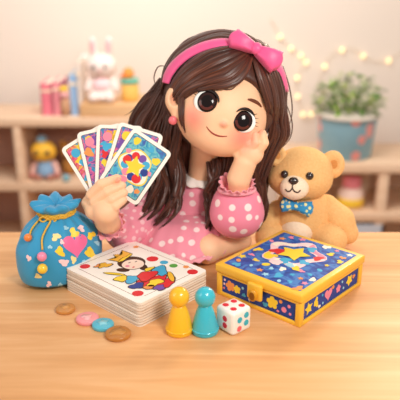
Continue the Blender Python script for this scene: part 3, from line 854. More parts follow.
# eyes
M_white = mat('eye_white', 'FFFDF8', .25, .5, coat=.3)
M_iris = mat('iris_brown', '2E1310', .12, .35)
M_irisl = mat('iris_russet', '5E2C26', .12, .35)
M_pupil = mat('pupil_black', '120606', .08, .35)
M_lash = mat('lash_black', '1E0F0C', .5)
def eye(px, py, ix, iy, lash):
    E0, n0 = hit(TBD, px, py)
    n = n0 * .35 + BC * .65; n /= np.linalg.norm(n)
    a = R0 - n * (R0 @ n); a /= np.linalg.norm(a); b = np.cross(n, a)
    e = thing_part = None
    root = mesh_obj('eye', *ellipsoid(E0 - n * 1.6 * u, (11.6 * u, 10.6 * u, 3.6 * u), np.array([a, b, n]), 36, 18), M_white, girl, label='white of the eye')
    I0 = P(ix, iy, E0[1]); I0 = I0 - n * ((I0 - E0) @ n) + n * .2 * u
    V = []; F = []; MI = []
    rr = [0, .30, .56, .62, .86, 1.0, 1.04]; n_s = 40
    hgt = lambda t: 4.2 * u * math.sqrt(max(0, 1 - (t * .92) ** 2))
    V.append(I0 + n * hgt(0))
    for k in range(1, len(rr)):
        for i in range(n_s):
            th = 2 * PI * i / n_s
            V.append(I0 + (a * math.cos(th) * 8.9 + b * math.sin(th) * 9.4) * u * rr[k] + n * (hgt(rr[k]) if k < 6 else -1 * u))
    for i in range(n_s): F.append([0, 1 + i, 1 + (i + 1) % n_s]); MI.append(0)
    for k in range(1, len(rr) - 1):
        for i in range(n_s):
            p0 = 1 + (k - 1) * n_s + i; p1 = 1 + (k - 1) * n_s + (i + 1) % n_s
            F.append([p0, p0 + n_s, p1 + n_s, p1]); th = 2 * PI * (i + .5) / n_s
            low = math.sin(th) < -.25
            MI.append(0 if k <= 2 else (0 if k >= 4 else (2 if low else 1)))
    mesh_obj('iris', V, F, [M_pupil, M_iris, M_irisl], root, mi=MI)
    # upper lid line and lashes
    mb = MB(); arc = []
    for t in np.linspace(lash[0], lash[1], 14):
        c = E0 + (a * math.cos(t) * 12.2 + b * math.sin(t) * 11.0) * u
        q = TBD.find_nearest(Vector(c)); arc.append(np.array(q[0]) + np.array(q[1]) * 1.0 * u + n * .6 * u)
    mb.add(*tube2(arc, 1.5 * u, n=30, sides=8, prof=lambda t: .25 + .75 * math.sin(PI * min(1, max(0, t))) ** .7, out=n, flat=.8))
    for t in lash[2]:
        d = a * math.cos(t) + b * math.sin(t)
        p0 = E0 + (a * math.cos(t) * 11.6 + b * math.sin(t) * 10.4) * u
        q = TBD.find_nearest(Vector(p0)); p0 = np.array(q[0]) + n * .8 * u
        sw = a * lash[3]
        mb.add(*tube2([p0, p0 + (d * 2.4 + n * 1.6) * u, p0 + (d * 4.2 + sw * 1.5 + n * 2.2) * u], .75 * u, n=8, sides=6, prof=lambda t: 1.05 - t))
    mb.build('eyelashes', M_lash, root, label='dark upper lashes')
eye(206.0, 102.0, 207.4, 102.0, (.35, 3.0, (2.0, 2.3, 2.6, 2.9), -1))
eye(244.2, 121.2, 242.6, 121.0, (.05, 2.75, (.1, .35, .65, .95), 1))
M_brow = mat('brow_brown', '6B3A24', .6)
def on_face(px, py, off=.6): return snap(TBD, px, py, off * u)
mesh_obj('eyebrow', *tube2([on_face(247.5, 99.5), on_face(252, 100.5), on_face(257, 103), on_face(261, 107)], 1.3 * u, n=16, prof=lambda t: .5 + .8 * math.sin(PI * t) , flat=.5, out=HF), M_brow, girl)
mesh_obj('mouth', *tube2([on_face(206.5, 126.5, .1), on_face(209, 130, .1), on_face(213, 133.5, .1), on_face(218, 135.7, .1), on_face(223, 136.4, .1), on_face(227, 136.2, .1)], .75 * u, n=24, prof=lambda t: .45 + .6 * math.sin(PI * t), out=HF), mat('lip_line', '9A3A2C', .5), girl)
er = snap(TBD, 174, 119, 2 * u)
mesh_obj('earring', *ellipsoid(er, (4.3 * u,) * 3), mat('coral_earring', 'F0747E', .3, .5, coat=.4), girl)
p_, n_ = hit(TBD, 117.5, 180)
mesh_obj('fingernail', *ellipsoid(p_ - n_ * .4 * u, (3.2 * u, 2.3 * u, 1.2 * u), np.array([XC * .9 + UC * .43, UC * .9 - XC * .43, BC]), 16, 8), mat('nail_pink', 'F7A98C', .3, coat=.3), girl)

# ---- dress
M_dress = dots_mat('pink_dotted_cloth', 'F08FA4', 'FDE3E2', 62, .30, base2='F49DAE')
M_sleeve = dots_mat('pink_dotted_sleeve', 'F287A2', 'FFE6E4', 56, .30, base2='F594AA', rand=.35)
M_sleevel = dots_mat('pink_mottled_sleeve', 'EE8CA2', 'F8C6CC', 95, .34, base2='F29CAE')
M_frill = mat('pink_frill', 'F2A3B0', .65, .2, sheen=.2)
M_whitec = mat('white_collar', 'FBF1EA', .7, .2, sheen=.2)
wv, wf = solid([ell(P(192, 198, .926), (.0395, .0300, .033), None, .012), ell((-.012, .927, .042), (.041, .0345, .040), None, .015),
                cap(P(172, 190, .922), P(217, 188, .922), .0165, .0165, .014), cap(P(200, 176, .918), P(199, 186, .920), .0225, .027, .014),
                cap(nk0, P(200, 170, .916), .022, .022, .004, 's')], .0016, 3)
mesh_obj('bodice', wv, wf, M_dress, girl)
# skirt: gathered cloth spread over the folded legs
sw_ = np.array([-.012, .922, .052])
def rhem(a):
    K = [(-180, .078), (-135, .108), (-110, .112), (-85, .110), (-62, .092), (-45, .070), (-20, .052), (20, .045), (60, .038), (120, .038), (150, .050), (180, .078)]
    d = (math.degrees(a) + 180) % 360 - 180
    for (a0, r0), (a1, r1) in zip(K, K[1:]):
        if a0 <= d <= a1:
            t = (d - a0) / (a1 - a0); t = t * t * (3 - 2 * t); return r0 + (r1 - r0) * t
    return .05
V = []; F = []; n = 200; rows = 26
for j in range(rows):
    t = j / (rows - 1)
    for i in range(n):
        a = 2 * PI * i / n; R_ = .030 + (rhem(a) - .030) * t
        rip = (t ** 1.5) * (.0022 * math.sin(17 * a) + .0012 * math.sin(29 * a + 1))
        z = .052 - .006 * t * t - .028 * max(0, (t - .45) / .55) ** 1.6 + rip
        if t > .93: z += .0012 * math.sin(60 * a)
        V.append((sw_[0] + R_ * math.cos(a) * 1.0, sw_[1] + R_ * math.sin(a), z))
for j in range(rows - 1):
    for i in range(n): F.append([j * n + i, j * n + (i + 1) % n, (j + 1) * n + (i + 1) % n, (j + 1) * n + i])
sk = mesh_obj('skirt', V, F, M_dress, girl)
md = sk.modifiers.new('thick', 'SOLIDIFY'); md.thickness = .0012; md.offset = 1
V = []; F = []
for j in range(4):
    t = j / 3
    for i in range(n * 2):
        a = 2 * PI * i / (n * 2); R_ = rhem(a) + .0005 + .005 * t
        V.append((sw_[0] + R_ * math.cos(a), sw_[1] + R_ * math.sin(a), .0188 - .004 * t + (.0022 * math.sin(17 * a) + .0012 * math.sin(29 * a + 1)) + t * .0022 * math.sin(48 * a)))
for j in range(3):
    for i in range(n * 2): F.append([j * n * 2 + i, j * n * 2 + (i + 1) % (n * 2), (j + 1) * n * 2 + (i + 1) % (n * 2), (j + 1) * n * 2 + i])
hr = mesh_obj('hem_ruffle', V, F, M_frill, sk)
md = hr.modifiers.new('thick', 'SOLIDIFY'); md.thickness = .0010

def frill(name, c, axis, r0, r1, ln, nw, amp, m, par, thick=.0009, e=1.0):
    uu, ww, aa = frame(axis); V = []; F = []; n = 120; rows = 6
    for j in range(rows):
        t = j / (rows - 1)
        for i in range(n):
            th = 2 * PI * i / n
            r = r0 + (r1 - r0) * t ** 1.3 + amp * t * math.sin(nw * th)
            V.append(np.asarray(c) + uu * r * math.cos(th) + ww * r * e * math.sin(th) + aa * (ln * t + amp * .6 * t * math.cos(nw * th)))
    for j in range(rows - 1):
        for i in range(n): F.append([j * n + i, j * n + (i + 1) % n, (j + 1) * n + (i + 1) % n, (j + 1) * n + i])
    o = mesh_obj(name, V, F, m, par); md = o.modifiers.new('thick', 'SOLIDIFY'); md.thickness = thick; return o
# puffed sleeve on the propped arm
pc = P(237, 213, .852)
v_, f_ = solid([ell(pc, (.0385, .034, .0365), None, .01), ell(pc + [0, 0, .022], (.029, .027, .020), None, .012), cap(P(224, 188, .918), pc + [-.004, .012, .01], .019, .026, .012)], .0016, 3)
sr = mesh_obj('sleeve', v_, f_, M_sleeve, girl)
cf = P(237, 187, .846); axr = wrR - elR; axr = axr / np.linalg.norm(axr)
frill('cuff', cf - axr * .002, axr, .0195, .0265, .011, 15, .0022, M_frill, sr, e=.9)
mesh_obj('cuff_band', *tube2([cf + np.array([.0245 * math.cos(a), .021 * math.sin(a), -.0035]) for a in np.linspace(0, 2 * PI, 40)], .0026, closed_pts=True), M_frill, sr)
# gathered sleeve on the arm that holds the fan
pl_ = P(126, 231, .868)
v_, f_ = solid([ell(pl_, (.030, .030, .0255), None, .01), ell(P(114, 226, .838), (.0215, .022, .0165), None, .016), cap(shL, pl_, .020, .026, .012), cap(P(150, 205, .905), P(138, 225, .88), .022, .026, .012)], .0016, 3)
sl = mesh_obj('sleeve', v_, f_, M_sleevel, girl)
axl = (wrL - P(120, 230, .855)); axl /= np.linalg.norm(axl)
frill('cuff', P(110.5, 224.5, .822), axl, .0185, .0235, .009, 13, .0020, M_frill, sl)
frill('collar', P(200, 172, .918), (0.03, -.25, 1), .0205, .0315, -.0085, 9, .0016, M_whitec, girl, .0012)

# ---- hair
def hair_mat():
    m, nt, b = new_mat('brown_hair'); N = nt.nodes; L = nt.links
    uvn = N.new('ShaderNodeUVMap'); uvn.uv_map = 'UVMap'
    mp = N.new('ShaderNodeMapping'); mp.inputs['Scale'].default_value = (14, 1.6, 1); L.new(uvn.outputs['UV'], mp.inputs['Vector'])
    n = N.new('ShaderNodeTexNoise'); n.inputs['Scale'].default_value = 1.2; n.inputs['Detail'].default_value = 4
    L.new(mp.outputs['Vector'], n.inputs['Vector'])
    cr = N.new('ShaderNodeValToRGB'); e = cr.color_ramp.elements
    e[0].position = .3; e[0].color = (*lin('2E1610'), 1); e[1].position = .74; e[1].color = (*lin('7C4630'), 1)
    q = e.new(.52); q.color = (*lin('4C2619'), 1)
    L.new(n.outputs['Fac'], cr.inputs['Fac']); L.new(cr.outputs['Color'], b.inputs['Base Color'])
    bp = N.new('ShaderNodeBump'); bp.inputs['Strength'].default_value = .35; bp.inputs['Distance'].default_value = .0012
    L.new(n.outputs['Fac'], bp.inputs['Height']); L.new(bp.outputs['Normal'], b.inputs['Normal'])
    b.inputs['Roughness'].default_value = .36; b.inputs['Specular IOR Level'].default_value = .45; b.inputs['Sheen Weight'].default_value = .1
    return m
M_hair = hair_mat()
sv, sf = solid([hu((0, 11, -9), (60.5, 60, 57.5), 8), hu((9, -34, 46), (42, 56, 52), 6, 's'),
                cap(H(-20, -20, -35), P(165, 185, .938), 26 * u, 18 * u, .015), cap(H(15, -20, -38), P(225, 175, .945), 30 * u, 18 * u, .015), cap(H(25, -10, -35), P(262, 170, .925), 26 * u, 10 * u, .015),
                cap(P(165, 185, .938), P(158, 215, .915), 17 * u, 11 * u, .01), cap(P(262, 170, .925), P(258, 205, .915), 10 * u, 8 * u, .01)], .0018, 3)
uvs = np.c_[(sv[:, 0] * 60) % 7, sv[:, 2] * 6]
mesh_obj('scalp_hair', sv, sf, M_hair, girl, uv=uvs)
hmb_V = []; hmb_F = []; hmb_U = []; hn = [0]
def lock(pts, r, n=22, flat=.55, prof=None, centre=None):
    V, F, U = tube(pts, r, n=n, sides=8, prof=prof or (lambda t: (.45 + .55 * min(1, t * 4)) * (1 - max(0, (t - .55) / .45) ** 1.6 * .93)), flat=flat, centre=HC if centre is None else centre)
    o = random.random() * 50, random.random() * 50
    hmb_V.append(V); hmb_F.extend([[i + hn[0] for i in f] for f in F]); hmb_U.extend([(a + o[0], b + o[1]) for a, b in U]); hn[0] += len(V)
def resolve(g, off):
    px, py, Y = g
    if Y is None: return snap(TCAP, px, py, off)
    return P(px, py, Y)
def band(A, B, n, r, off=(1, 3), jit=1.2, wave=0, flat=.5, trim=0, rj=.25, clumps=0):
    cl = [(k + .5 + random.uniform(-.3, .3)) / max(clumps, 1) for k in range(clumps)]
    cph = [random.uniform(0, 6) for _ in cl]; cst = [random.random() * trim for _ in cl]; cdy = [random.uniform(-.006, .006) for _ in cl]
    for i in range(n):
        t0 = (i + .5) / n + random.uniform(-.5, .5) / n; o = random.uniform(*off) * u
        c = min(range(clumps), key=lambda k: abs(cl[k] - t0)) if clumps else None
        pts = []; L_ = len(A); up = 3
        stop = (L_ - 1) - (cst[c] if clumps else random.random() * trim)
        ks = np.linspace(0, stop, L_ + 3)
        for k in ks:
            f = k / (L_ - 1)
            t = t0 if c is None else t0 + (cl[c] - t0) * (.15 * f + .75 * max(0, (f - .45) / .55) ** 1.5)
            i0 = min(int(k), L_ - 2); g = k - i0
            a = [None if (x is None or y is None) else x + (y - x) * g for x, y in zip(A[i0], A[i0 + 1])]
            b = [None if (x is None or y is None) else x + (y - x) * g for x, y in zip(B[i0], B[i0 + 1])]
            px = a[0] + (b[0] - a[0]) * t; py = a[1] + (b[1] - a[1]) * t
            px += random.uniform(-jit, jit) * f; py += random.uniform(-jit, jit) * f
            w = 0
            if wave and f > .15:
                ph = (cph[c] * .4 if c is not None else 0)
                w = wave * min(1, (f - .15) * 3); px += w * math.sin(f * 9.5 + ph); w = w * .0012 * math.cos(f * 9.5 + ph)
            if a[2] is None or b[2] is None: pts.append(snap(TCAP, px, py, o))
            else: pts.append(P(px, py, a[2] + (b[2] - a[2]) * t + random.uniform(-.0025, .0025) + w + (cdy[c] * f if c is not None else 0)))
        lock(pts, r * u * random.uniform(1 - rj, 1 + rj), n=30, flat=flat)
N_ = None
def build_hair(name, label=None):
    global hmb_V, hmb_F, hmb_U
    o = mesh_obj(name, np.concatenate(hmb_V), hmb_F, M_hair, girl, uv=hmb_U, label=label)
    hmb_V = []; hmb_F = []; hmb_U = []; hn[0] = 0; return o
# fringe swept from the bow to the left temple
band([(251, 55, N_), (243, 68, N_), (230, 80, N_), (214, 84, N_), (198, 88, N_), (184, 97, N_), (180, 108, .862)],
     [(247, 46, N_), (230, 46, N_), (206, 52, N_), (189, 63, N_), (177, 78, N_), (171, 88, N_), (168, 96, .885)], 34, 4.6, off=(0, 2.5), jit=.8)
band([(251, 58, N_), (246, 72, N_), (236, 83, N_), (222, 87, N_), (208, 88.5, N_), (194, 91, N_)],
     [(249, 54, N_), (240, 66, N_), (226, 76, N_), (210, 81, N_), (196, 86, N_), (185, 95, N_)], 9, 3.0, off=(1, 3), jit=.8)
# sideburn strands between ear and cheek
for i in range(9):
    t = i / 8; o = random.uniform(.5, 2.5) * u
    pts = [snap(TCAP, 176 + 8 * t, 86 - 2 * t, o)]
    for px, py in ((179 + 4 * t, 97), (179.5 + 3.4 * t, 108), (180 + 3 * t, 120), (184 + 2 * t, 133)):
        a_, b_ = hit(TCAP, px, py), hit(TBD, px, py)
        c_ = [x for x in (a_[0], b_[0]) if x is not None]
        p = min(c_, key=lambda p: p[1]); pts.append(p + BC * o)
    lock(pts[:3 + (i * 2) % 3], 2.3 * u)
build_hair('fringe', 'brown fringe swept to the side')
# crown behind the headband
band([(256, 50, N_), (228, 38, N_), (203, 44, N_), (184, 56, N_), (170, 74, N_), (163, 90, .905)],
     [(262, 44, N_), (232, 28, N_), (198, 33, N_), (174, 50, N_), (160, 74, .92), (152, 96, .925)], 22, 4.6, off=(0, 2.5), jit=.8)
band([(252, 46, N_), (262, 46, N_), (272, 56, N_), (280, 72, N_), (284, 90, N_), (284, 112, .895)],
     [(240, 30, N_), (262, 36, N_), (278, 50, N_), (286, 70, .91), (290, 92, .91), (290, 118, .905)], 16, 4.6, off=(0, 2.5), jit=.8)
build_hair('crown_hair')
# right side framing the cheek
band([(252, 57, N_), (256, 70, N_), (264, 91, N_), (268, 110, .874), (268, 132, .882), (264, 155, .884), (258, 180, .886)],
     [(266, 52, N_), (278, 68, N_), (285, 90, N_), (288, 114, .895), (286, 136, .895), (273, 160, .892), (264, 190, .888)], 56, 3.8, off=(1, 3), jit=1, wave=2, clumps=9)
band([(258, 140, .884), (256, 160, .884), (258, 185, .884), (256, 210, .886), (260, 232, .886)],
     [(282, 138, .895), (270, 162, .895), (265, 188, .892), (264, 212, .892), (266, 226, .892)], 34, 3.8, jit=1, wave=3, clumps=6)
# long waves on the left, in front of the shoulder
LA = [(172, 86, .900), (180, 118, .895), (181, 146, .892), (181, 166, .886), (178, 190, .880), (174, 214, .874), (160, 234, .868)]
LB = [(160, 78, .925), (143, 100, .925), (130, 122, .922), (134, 152, .912), (142, 182, .898), (138, 206, .884), (128, 222, .874)]
band(LA, LB, 110, 4.2, jit=.8, wave=5.5, trim=.8, clumps=11)
LA2 = [(a, b, c - .010) for a, b, c in LA]; LB2 = [(a + 8, b, c - .012) for a, b, c in LB]
band(LA2, LB2, 56, 3.2, jit=.8, wave=6.5, trim=.7, clumps=7)
# hair between neck and sleeve
band([(206, 160, .893), (209, 176, .886), (208, 196, .876), (205, 216, .866), (203, 236, .856)],
     [(244, 155, .895), (238, 172, .890), (228, 190, .884), (217, 208, .870), (211, 236, .856)], 34, 3.6, jit=1, wave=3, clumps=6)
# stray strands
for pts in ([(166, 66, .91), (158, 67, .91), (154, 78, .91), (157, 90, .91)], [(164, 86, .915), (146, 94, .915), (133, 110, .915), (124, 116, .915)], [(160, 92, .915), (141, 104, .91), (130, 126, .91), (136, 140, .905)],
            [(283, 66, .905), (290, 90, .905), (292, 114, .905), (286, 134, .9)], [(285, 100, .9), (292, 122, .9), (290, 138, .9), (280, 150, .895)],
            [(178, 96, .862), (174, 106, .860), (170, 114, .862), (168, 122, .866)], [(183, 98, .858), (181, 110, .860), (179, 122, .866), (182, 134, .872)], [(218, 84, .838), (224, 89, .836), (232, 89, .838), (238, 84, .842)],
            [(150, 205, .865), (140, 220, .862), (134, 230, .862), (126, 232, .864)]):
    lock([P(*p) for p in pts], .6 * u, flat=1)
build_hair('long_hair')

# ---- headband and bow
M_band = mat('pink_satin', 'EE5C96', .42, .4, sheen=.2, bump=.25, bscale=250, var=.10, vscale=60)
V = []; F = []; hb = spline([(168.5, 82, 0), (171, 74, 0), (178, 64, 0), (191, 53.5, 0), (207, 46.5, 0), (226, 44, 0), (246, 48, 0), (263, 54, 0), (277, 70, 0), (284, 90, 0)], 50)
tn = np.gradient(hb, axis=0); half = []
for i in range(50):
    d = np.array([-tn[i, 1], tn[i, 0]]); d /= np.linalg.norm(d); w = 3.9 if i > 8 else 2.8 + i * .14
    for k in np.linspace(-1, 1, 9):
        p = snap(TCAP, hb[i, 0] + d[0] * w * k, hb[i, 1] + d[1] * w * k + 1.5, 0)
        nn = np.array(TCAP.find_nearest(Vector(p))[1]); V.append(p + nn * (4.6 - 2.2 * k * k) * u)
for i in range(49):
    for k in range(8): F.append([i * 9 + k, i * 9 + k + 1, (i + 1) * 9 + k + 1, (i + 1) * 9 + k])
hbn = mesh_obj('headband', V, F, M_band, girl); md = hbn.modifiers.new('thick', 'SOLIDIFY'); md.thickness = .0035; md.offset = 0
BWC = snap(TCAP, 253, 54, 4 * u) + BC * 6 * u
def bow_loop(cpt, d, upv, ln, w0, w1, thick, fold=1):
    """puffed ribbon loop opening along d"""
    d = d / np.linalg.norm(d); upv = upv - d * (upv @ d); upv /= np.linalg.norm(upv); nz = np.cross(d, upv)
    if nz @ BC < 0: nz = -nz
    V = []; F = []; rows = 16; n = 28
    for j in range(rows + 2):
        t = min(j / (rows - 1), 1)
        hw = w0 + (w1 - w0) * (t ** .8); th_ = thick * (.45 + .9 * math.sin(PI * min(1, .15 + t * .72)))
        inset = 0
        if t > .82 and j < rows: hw *= 1 - .35 * ((t - .82) / .18) ** 2.2
        if j >= rows: hw *= [.66, .15][j - rows] / 1; th_ *= [.62, .1][j - rows]; inset = [.015, -.2][j - rows]
        for i in range(n):
            a = 2 * PI * i / n
            x = math.copysign(abs(math.cos(a)) ** .75, math.cos(a)); y = math.copysign(abs(math.sin(a)) ** .75, math.sin(a))
            crease = (-.45 * thick * math.exp(-((x - .25) / .16) ** 2) - .35 * thick * math.exp(-((x + .35) / .14) ** 2)) * max(0, 1 - 1.25 * t) * (1 if y > 0 else 0)
            bend = (1 - .12 * x * x) if t > .9 else 1
            V.append(cpt + d * ln * ((t + inset) * bend) + upv * hw * x + nz * (th_ * y + crease))
    R = rows + 2
    for j in range(R - 1):
        for i in range(n): F.append([j * n + i, j * n + (i + 1) % n, (j + 1) * n + (i + 1) % n, (j + 1) * n + i])
    F.append(list(range(n))[::-1]); F.append([(R - 1) * n + i for i in range(n)])
    return V, F
mb = MB()
dL = -XC * 17 + UC * 8.5; dR = XC * 18 - UC * 11
bow = mesh_obj('hair_bow', *ellipsoid(BWC + BC * 5 * u, (5.4 * u, 5.8 * u, 5 * u), np.array([R0, HU, HF])), M_band, girl, label='pink bow')
mesh_obj('bow_loop', *bow_loop(BWC, dL, UC + XC * .25, 27 * u, 4 * u, 10.5 * u, 8 * u), M_band, bow)
mesh_obj('bow_loop', *bow_loop(BWC, dR, UC + XC * .55, 27 * u, 4 * u, 12.5 * u, 8 * u), M_band, bow)

# ================================================================== TEDDY BEAR
def fur_mat(name, c1, c2):
    m, nt, b = new_mat(name); N = nt.nodes; L = nt.links
    tc = N.new('ShaderNodeTexCoord')
    n = N.new('ShaderNodeTexNoise'); n.inputs['Scale'].default_value = 330; n.inputs['Detail'].default_value = 4; L.new(tc.outputs['Object'], n.inputs['Vector'])
    mx = N.new('ShaderNodeMix'); mx.data_type = 'RGBA'; mx.inputs['A'].default_value = (*lin(c1), 1); mx.inputs['B'].default_value = (*lin(c2), 1)
    L.new(n.outputs['Fac'], mx.inputs['Factor']); L.new(mx.outputs['Result'], b.inputs['Base Color'])
    bp = N.new('ShaderNodeBump'); bp.inputs['Strength'].default_value = .7; bp.inputs['Distance'].default_value = .0015
    L.new(n.outputs['Fac'], bp.inputs['Height']); L.new(bp.outputs['Normal'], b.inputs['Normal'])
    b.inputs['Roughness'].default_value = .9; b.inputs['Specular IOR Level'].default_value = .1
    b.inputs['Sheen Weight'].default_value = .35; b.inputs['Sheen Roughness'].default_value = .5; b.inputs['Sheen Tint'].default_value = (*lin('FFE0A8'), 1)
    return m
M_fur = fur_mat('honey_plush', 'E8AE6A', 'F8CC90'); M_furc = fur_mat('cream_plush', 'F6DCBC', 'FDEBD4'); M_furd = fur_mat('tan_plush', 'CB8448', 'DD9C5C')
BY = .905
bear = thing('teddy_bear', 'honey coloured plush teddy bear with a blue bow tie sitting behind the game box', 'teddy bear', (P(306, 230, BY)[0], BY, 0))
rb, yb = math.radians(4), math.radians(-14)
b0 = math.cos(rb) * XC - math.sin(rb) * UC; bU = math.sin(rb) * XC + math.cos(rb) * UC
bF = math.cos(yb) * BC + math.sin(yb) * b0; bR = math.cos(yb) * b0 - math.sin(yb) * BC; bM = np.array([bR, bU, bF])
BH0 = P(302.5, 173, BY); ub = 1 / 706.
def B(a, b, c): return BH0 + ub * (a * bR + b * bU + c * bF)
be = lambda c, r, k=6, op='u', M=None: ell(B(*c), np.array(r) * ub, bM if M is None else M, k * ub, op)
hv, hf_ = solid([be((0, 1, 0), (31, 26.5, 26)), be((-3, -9, 4), (31, 17.5, 23), 10)], .0014, 2)
bhead = mesh_obj('head', hv, hf_, M_fur, bear)
for sx, px, py, r in ((-1, 277, 156, 11), (1, 332.5, 164.5, 14.5)):
    c = P(px, py, BY - .002); ax = bM
    ev, ef = solid([ell(c, np.array([r * .86, r, r * .5]) * ub, ax, 4 * ub), cap(c, B(sx * 18, 10, -4), r * .62 * ub, r * .5 * ub, 4 * ub), ell(c + BC * r * .62 * ub, np.array([r * .55, r * .66, r * .38]) * ub, ax, 2.5 * ub, 's')], .0012, 2)
    eo = mesh_obj('ear', ev, ef, M_fur, bhead)
    mesh_obj('inner_ear', *ellipsoid(c + bF * r * .14 * ub, np.array([r * .56, r * .68, r * .16]) * ub, ax, 24, 12), M_furd, eo, label='tan inner ear')
TBH = bvh(hv, hf_)
mz, mn = hit(TBH, 294.5, 187.5)
mzc = mz - BC * .002
mv, mf = solid([ell(mzc, np.array([14.5, 12.5, 10.5]) * ub, bM, 5 * ub)], .0012, 2)
muz = mesh_obj('muzzle', mv, mf, M_furc, bhead, label='cream muzzle'); TMZ = bvh(mv, mf)
pn, nn = hit(TMZ, 293.5, 180.8)
M_bblk = mat('bead_black', '24140F', .18, .6, coat=.6)
nv, nf = solid([ell(pn, np.array([5.0, 3.8, 3.4]) * ub, bM, .001), ell(pn - bU * 1.8 * ub, np.array([2.6, 2.6, 2.6]) * ub, bM, .002)], .0006, 1)
mesh_obj('nose', nv, nf, M_bblk, bhead)
mo = lambda px, py: snap(TMZ, px, py, .4 * ub)
mb = MB()
mb.add(*tube2([mo(292.8, 183.5), mo(292.5, 186), mo(292.3, 188.5)], .6 * ub, n=8, sides=6))
mb.add(*tube2([mo(285.5, 189), mo(287.5, 191.2), mo(290.3, 190.8), mo(292.3, 188.5), mo(294.6, 191.4), mo(298, 192.2), mo(300.5, 190)], .65 * ub, n=26, sides=6))
mb.build('mouth', mat('stitch_brown', '3A1E14', .6), bhead)
for px, py in ((284.8, 174.3), (309.6, 176)):
    p, n_ = hit(TBH, px, py); mesh_obj('eye', *ellipsoid(p + n_ * .3 * ub, (4.0 * ub,) * 3), M_bblk, bhead)
# body
def bp(px, py, dY=0): return P(px, py, BY + dY)
tv, tf = solid([ell((bp(303, 220)[0], BY + .004, .040), (.044, .036, .043), None, .01), ell((bp(303, 215)[0], BY + .006, .062), (.035, .029, .026), None, .015)], .0015, 2)
mesh_obj('torso', tv, tf, M_fur, bear); TTO = bvh(tv, tf)
bp_c, bp_n = hit(TTO, 296, 232)
cv2, cf2 = solid([ell((bp(297, 220)[0], BY - .004, .030), (.0285, .0345, .0275), None, .006)], .0013, 2)
mesh_obj('belly_patch', cv2, cf2, M_furc, bear, label='cream belly patch')
for pts, rs in ((((326, 207), (340, 220), (347, 233)), (13.5, 14, 12)), (((278, 210), (269, 224), (266, 236)), (11, 11, 10.5))):
    Pp = [bp(*pts[0], .004), bp(*pts[1], -.006), bp(*pts[2], -.012)]
    av, af = solid([cap(Pp[0], Pp[1], rs[0] * ub, rs[1] * ub, 5 * ub), cap(Pp[1], Pp[2], rs[1] * ub, rs[2] * ub, 5 * ub)], .0014, 2)
    mesh_obj('arm', av, af, M_fur, bear)
for c, hip, r in (((.1925, .872, .0212), (.166, .905, .026), .0205), ((.101, .886, .0190), (.125, .905, .026), .0178)):
    gv, gf = solid([ell(c, (r, r * 1.1, r), None, .006), cap(c, hip, r * .95, r * 1.05, .008)], .0014, 2)
    mesh_obj('leg', gv, gf, M_fur, bear)
# bow tie
M_tie = dots_mat('blue_dotted_tie', '2A83BE', 'E8E29A', 150, .36, .5, .8, '2F95C8')
tcn = P(295.5, 206, BY - .033)
tie = mesh_obj('bow_tie', *ellipsoid(tcn + BC * 2 * ub, np.array([4, 4.6, 4]) * ub, bM), M_tie, bear)
mesh_obj('tie_loop', *bow_loop(tcn, -XC + UC * .12, UC, 15.5 * ub, 3.4 * ub, 8.6 * ub, 4.6 * ub), M_tie, tie)
mesh_obj('tie_loop', *bow_loop(tcn, XC - UC * .22, UC, 18 * ub, 3.4 * ub, 9.0 * ub, 4.6 * ub), M_tie, tie)

# ================================================================== BACKGROUND LEFT: bookcase and toys
BKY = 2.30
def zat(py, Y): return P(200, py, Y)[2]
def xat(px, Y, py=120): return P(px, py, Y)[0]
z1 = zat(118, BKY - .09); z2 = zat(183, BKY - .09); z3 = z2 - (z1 - z2)
bc = thing('bookcase', 'low pale wooden bookcase with open shelves behind the girl on the left', 'bookcase', (xat(60, BKY), BKY, -.75))
xl, xr = xat(-70, BKY), xat(178, BKY)
for k, z in enumerate((z1, z2, z3, -.70)):
    mesh_obj('shelf_board', *box((xl + xr) / 2, BKY + .03, z - .016, xr - xl, .24, .032, .003), M_shelf, bc)
for x in (xl + .012, xat(25, BKY, 150), xr - .012):
    mesh_obj('side_panel', *box(x, BKY + .03, (z1 - .033 - .75) / 2, .026, .236, z1 - .033 + .75, .002), M_shelf, bc)
mesh_obj('back_panel', *box((xl + xr) / 2, BKY + .145, (z1 - .75) / 2, xr - xl - .01, .012, z1 - .04 + .75), M_shelfback, bc)
zT = z1; YT = BKY
# books standing on the top board
def book(px0, px1, ptop, col, name, label, d=.14, Y=BKY - .05, grp='books on top of the bookcase'):
    x0, x1 = xat(px0, Y, 100), xat(px1, Y, 100); w = x1 - x0; h = P(200, ptop, Y)[2] - zT
    t = thing('book', label, 'book', ((x0 + x1) / 2, Y + d / 2, zT), grp)
    m = mat(name, col, .6)
    mb = MB(); mb.add(*box(-w * .44, 0, h / 2, w * .12, d, h)); mb.add(*box(w * .44, 0, h / 2, w * .12, d, h)); mb.add(*box(0, -d / 2 + .003, h / 2, w * .9, .006, h))
    mb.build('cover', m, t, local=True, smooth=False)
    mesh_obj('page_block', *box(0, .003, h / 2, w * .76, d - .008, h - .008), M_cream, t, local=True, smooth=False)
    mesh_obj('spine_band', *box(0, -d / 2 - .0005, h * .78, w * .9, .002, h * .08), mat(name + '_band', 'F6E2C8', .6), t, local=True, smooth=False)
book(41, 52.5, 84, 'F07F92', 'coral_book', 'coral pink book standing at the left on the bookcase top')
book(53, 61, 82, 'F59AA6', 'rose_book', 'rose pink book standing beside the coral book on the bookcase')
book(70.5, 77.5, 75, '9CC3EE', 'sky_book', 'pale blue book standing between the small toy and the white book')
book(78.2, 82, 62, 'F1E6DC', 'white_book', 'tall thin white book standing right of the pale blue book')
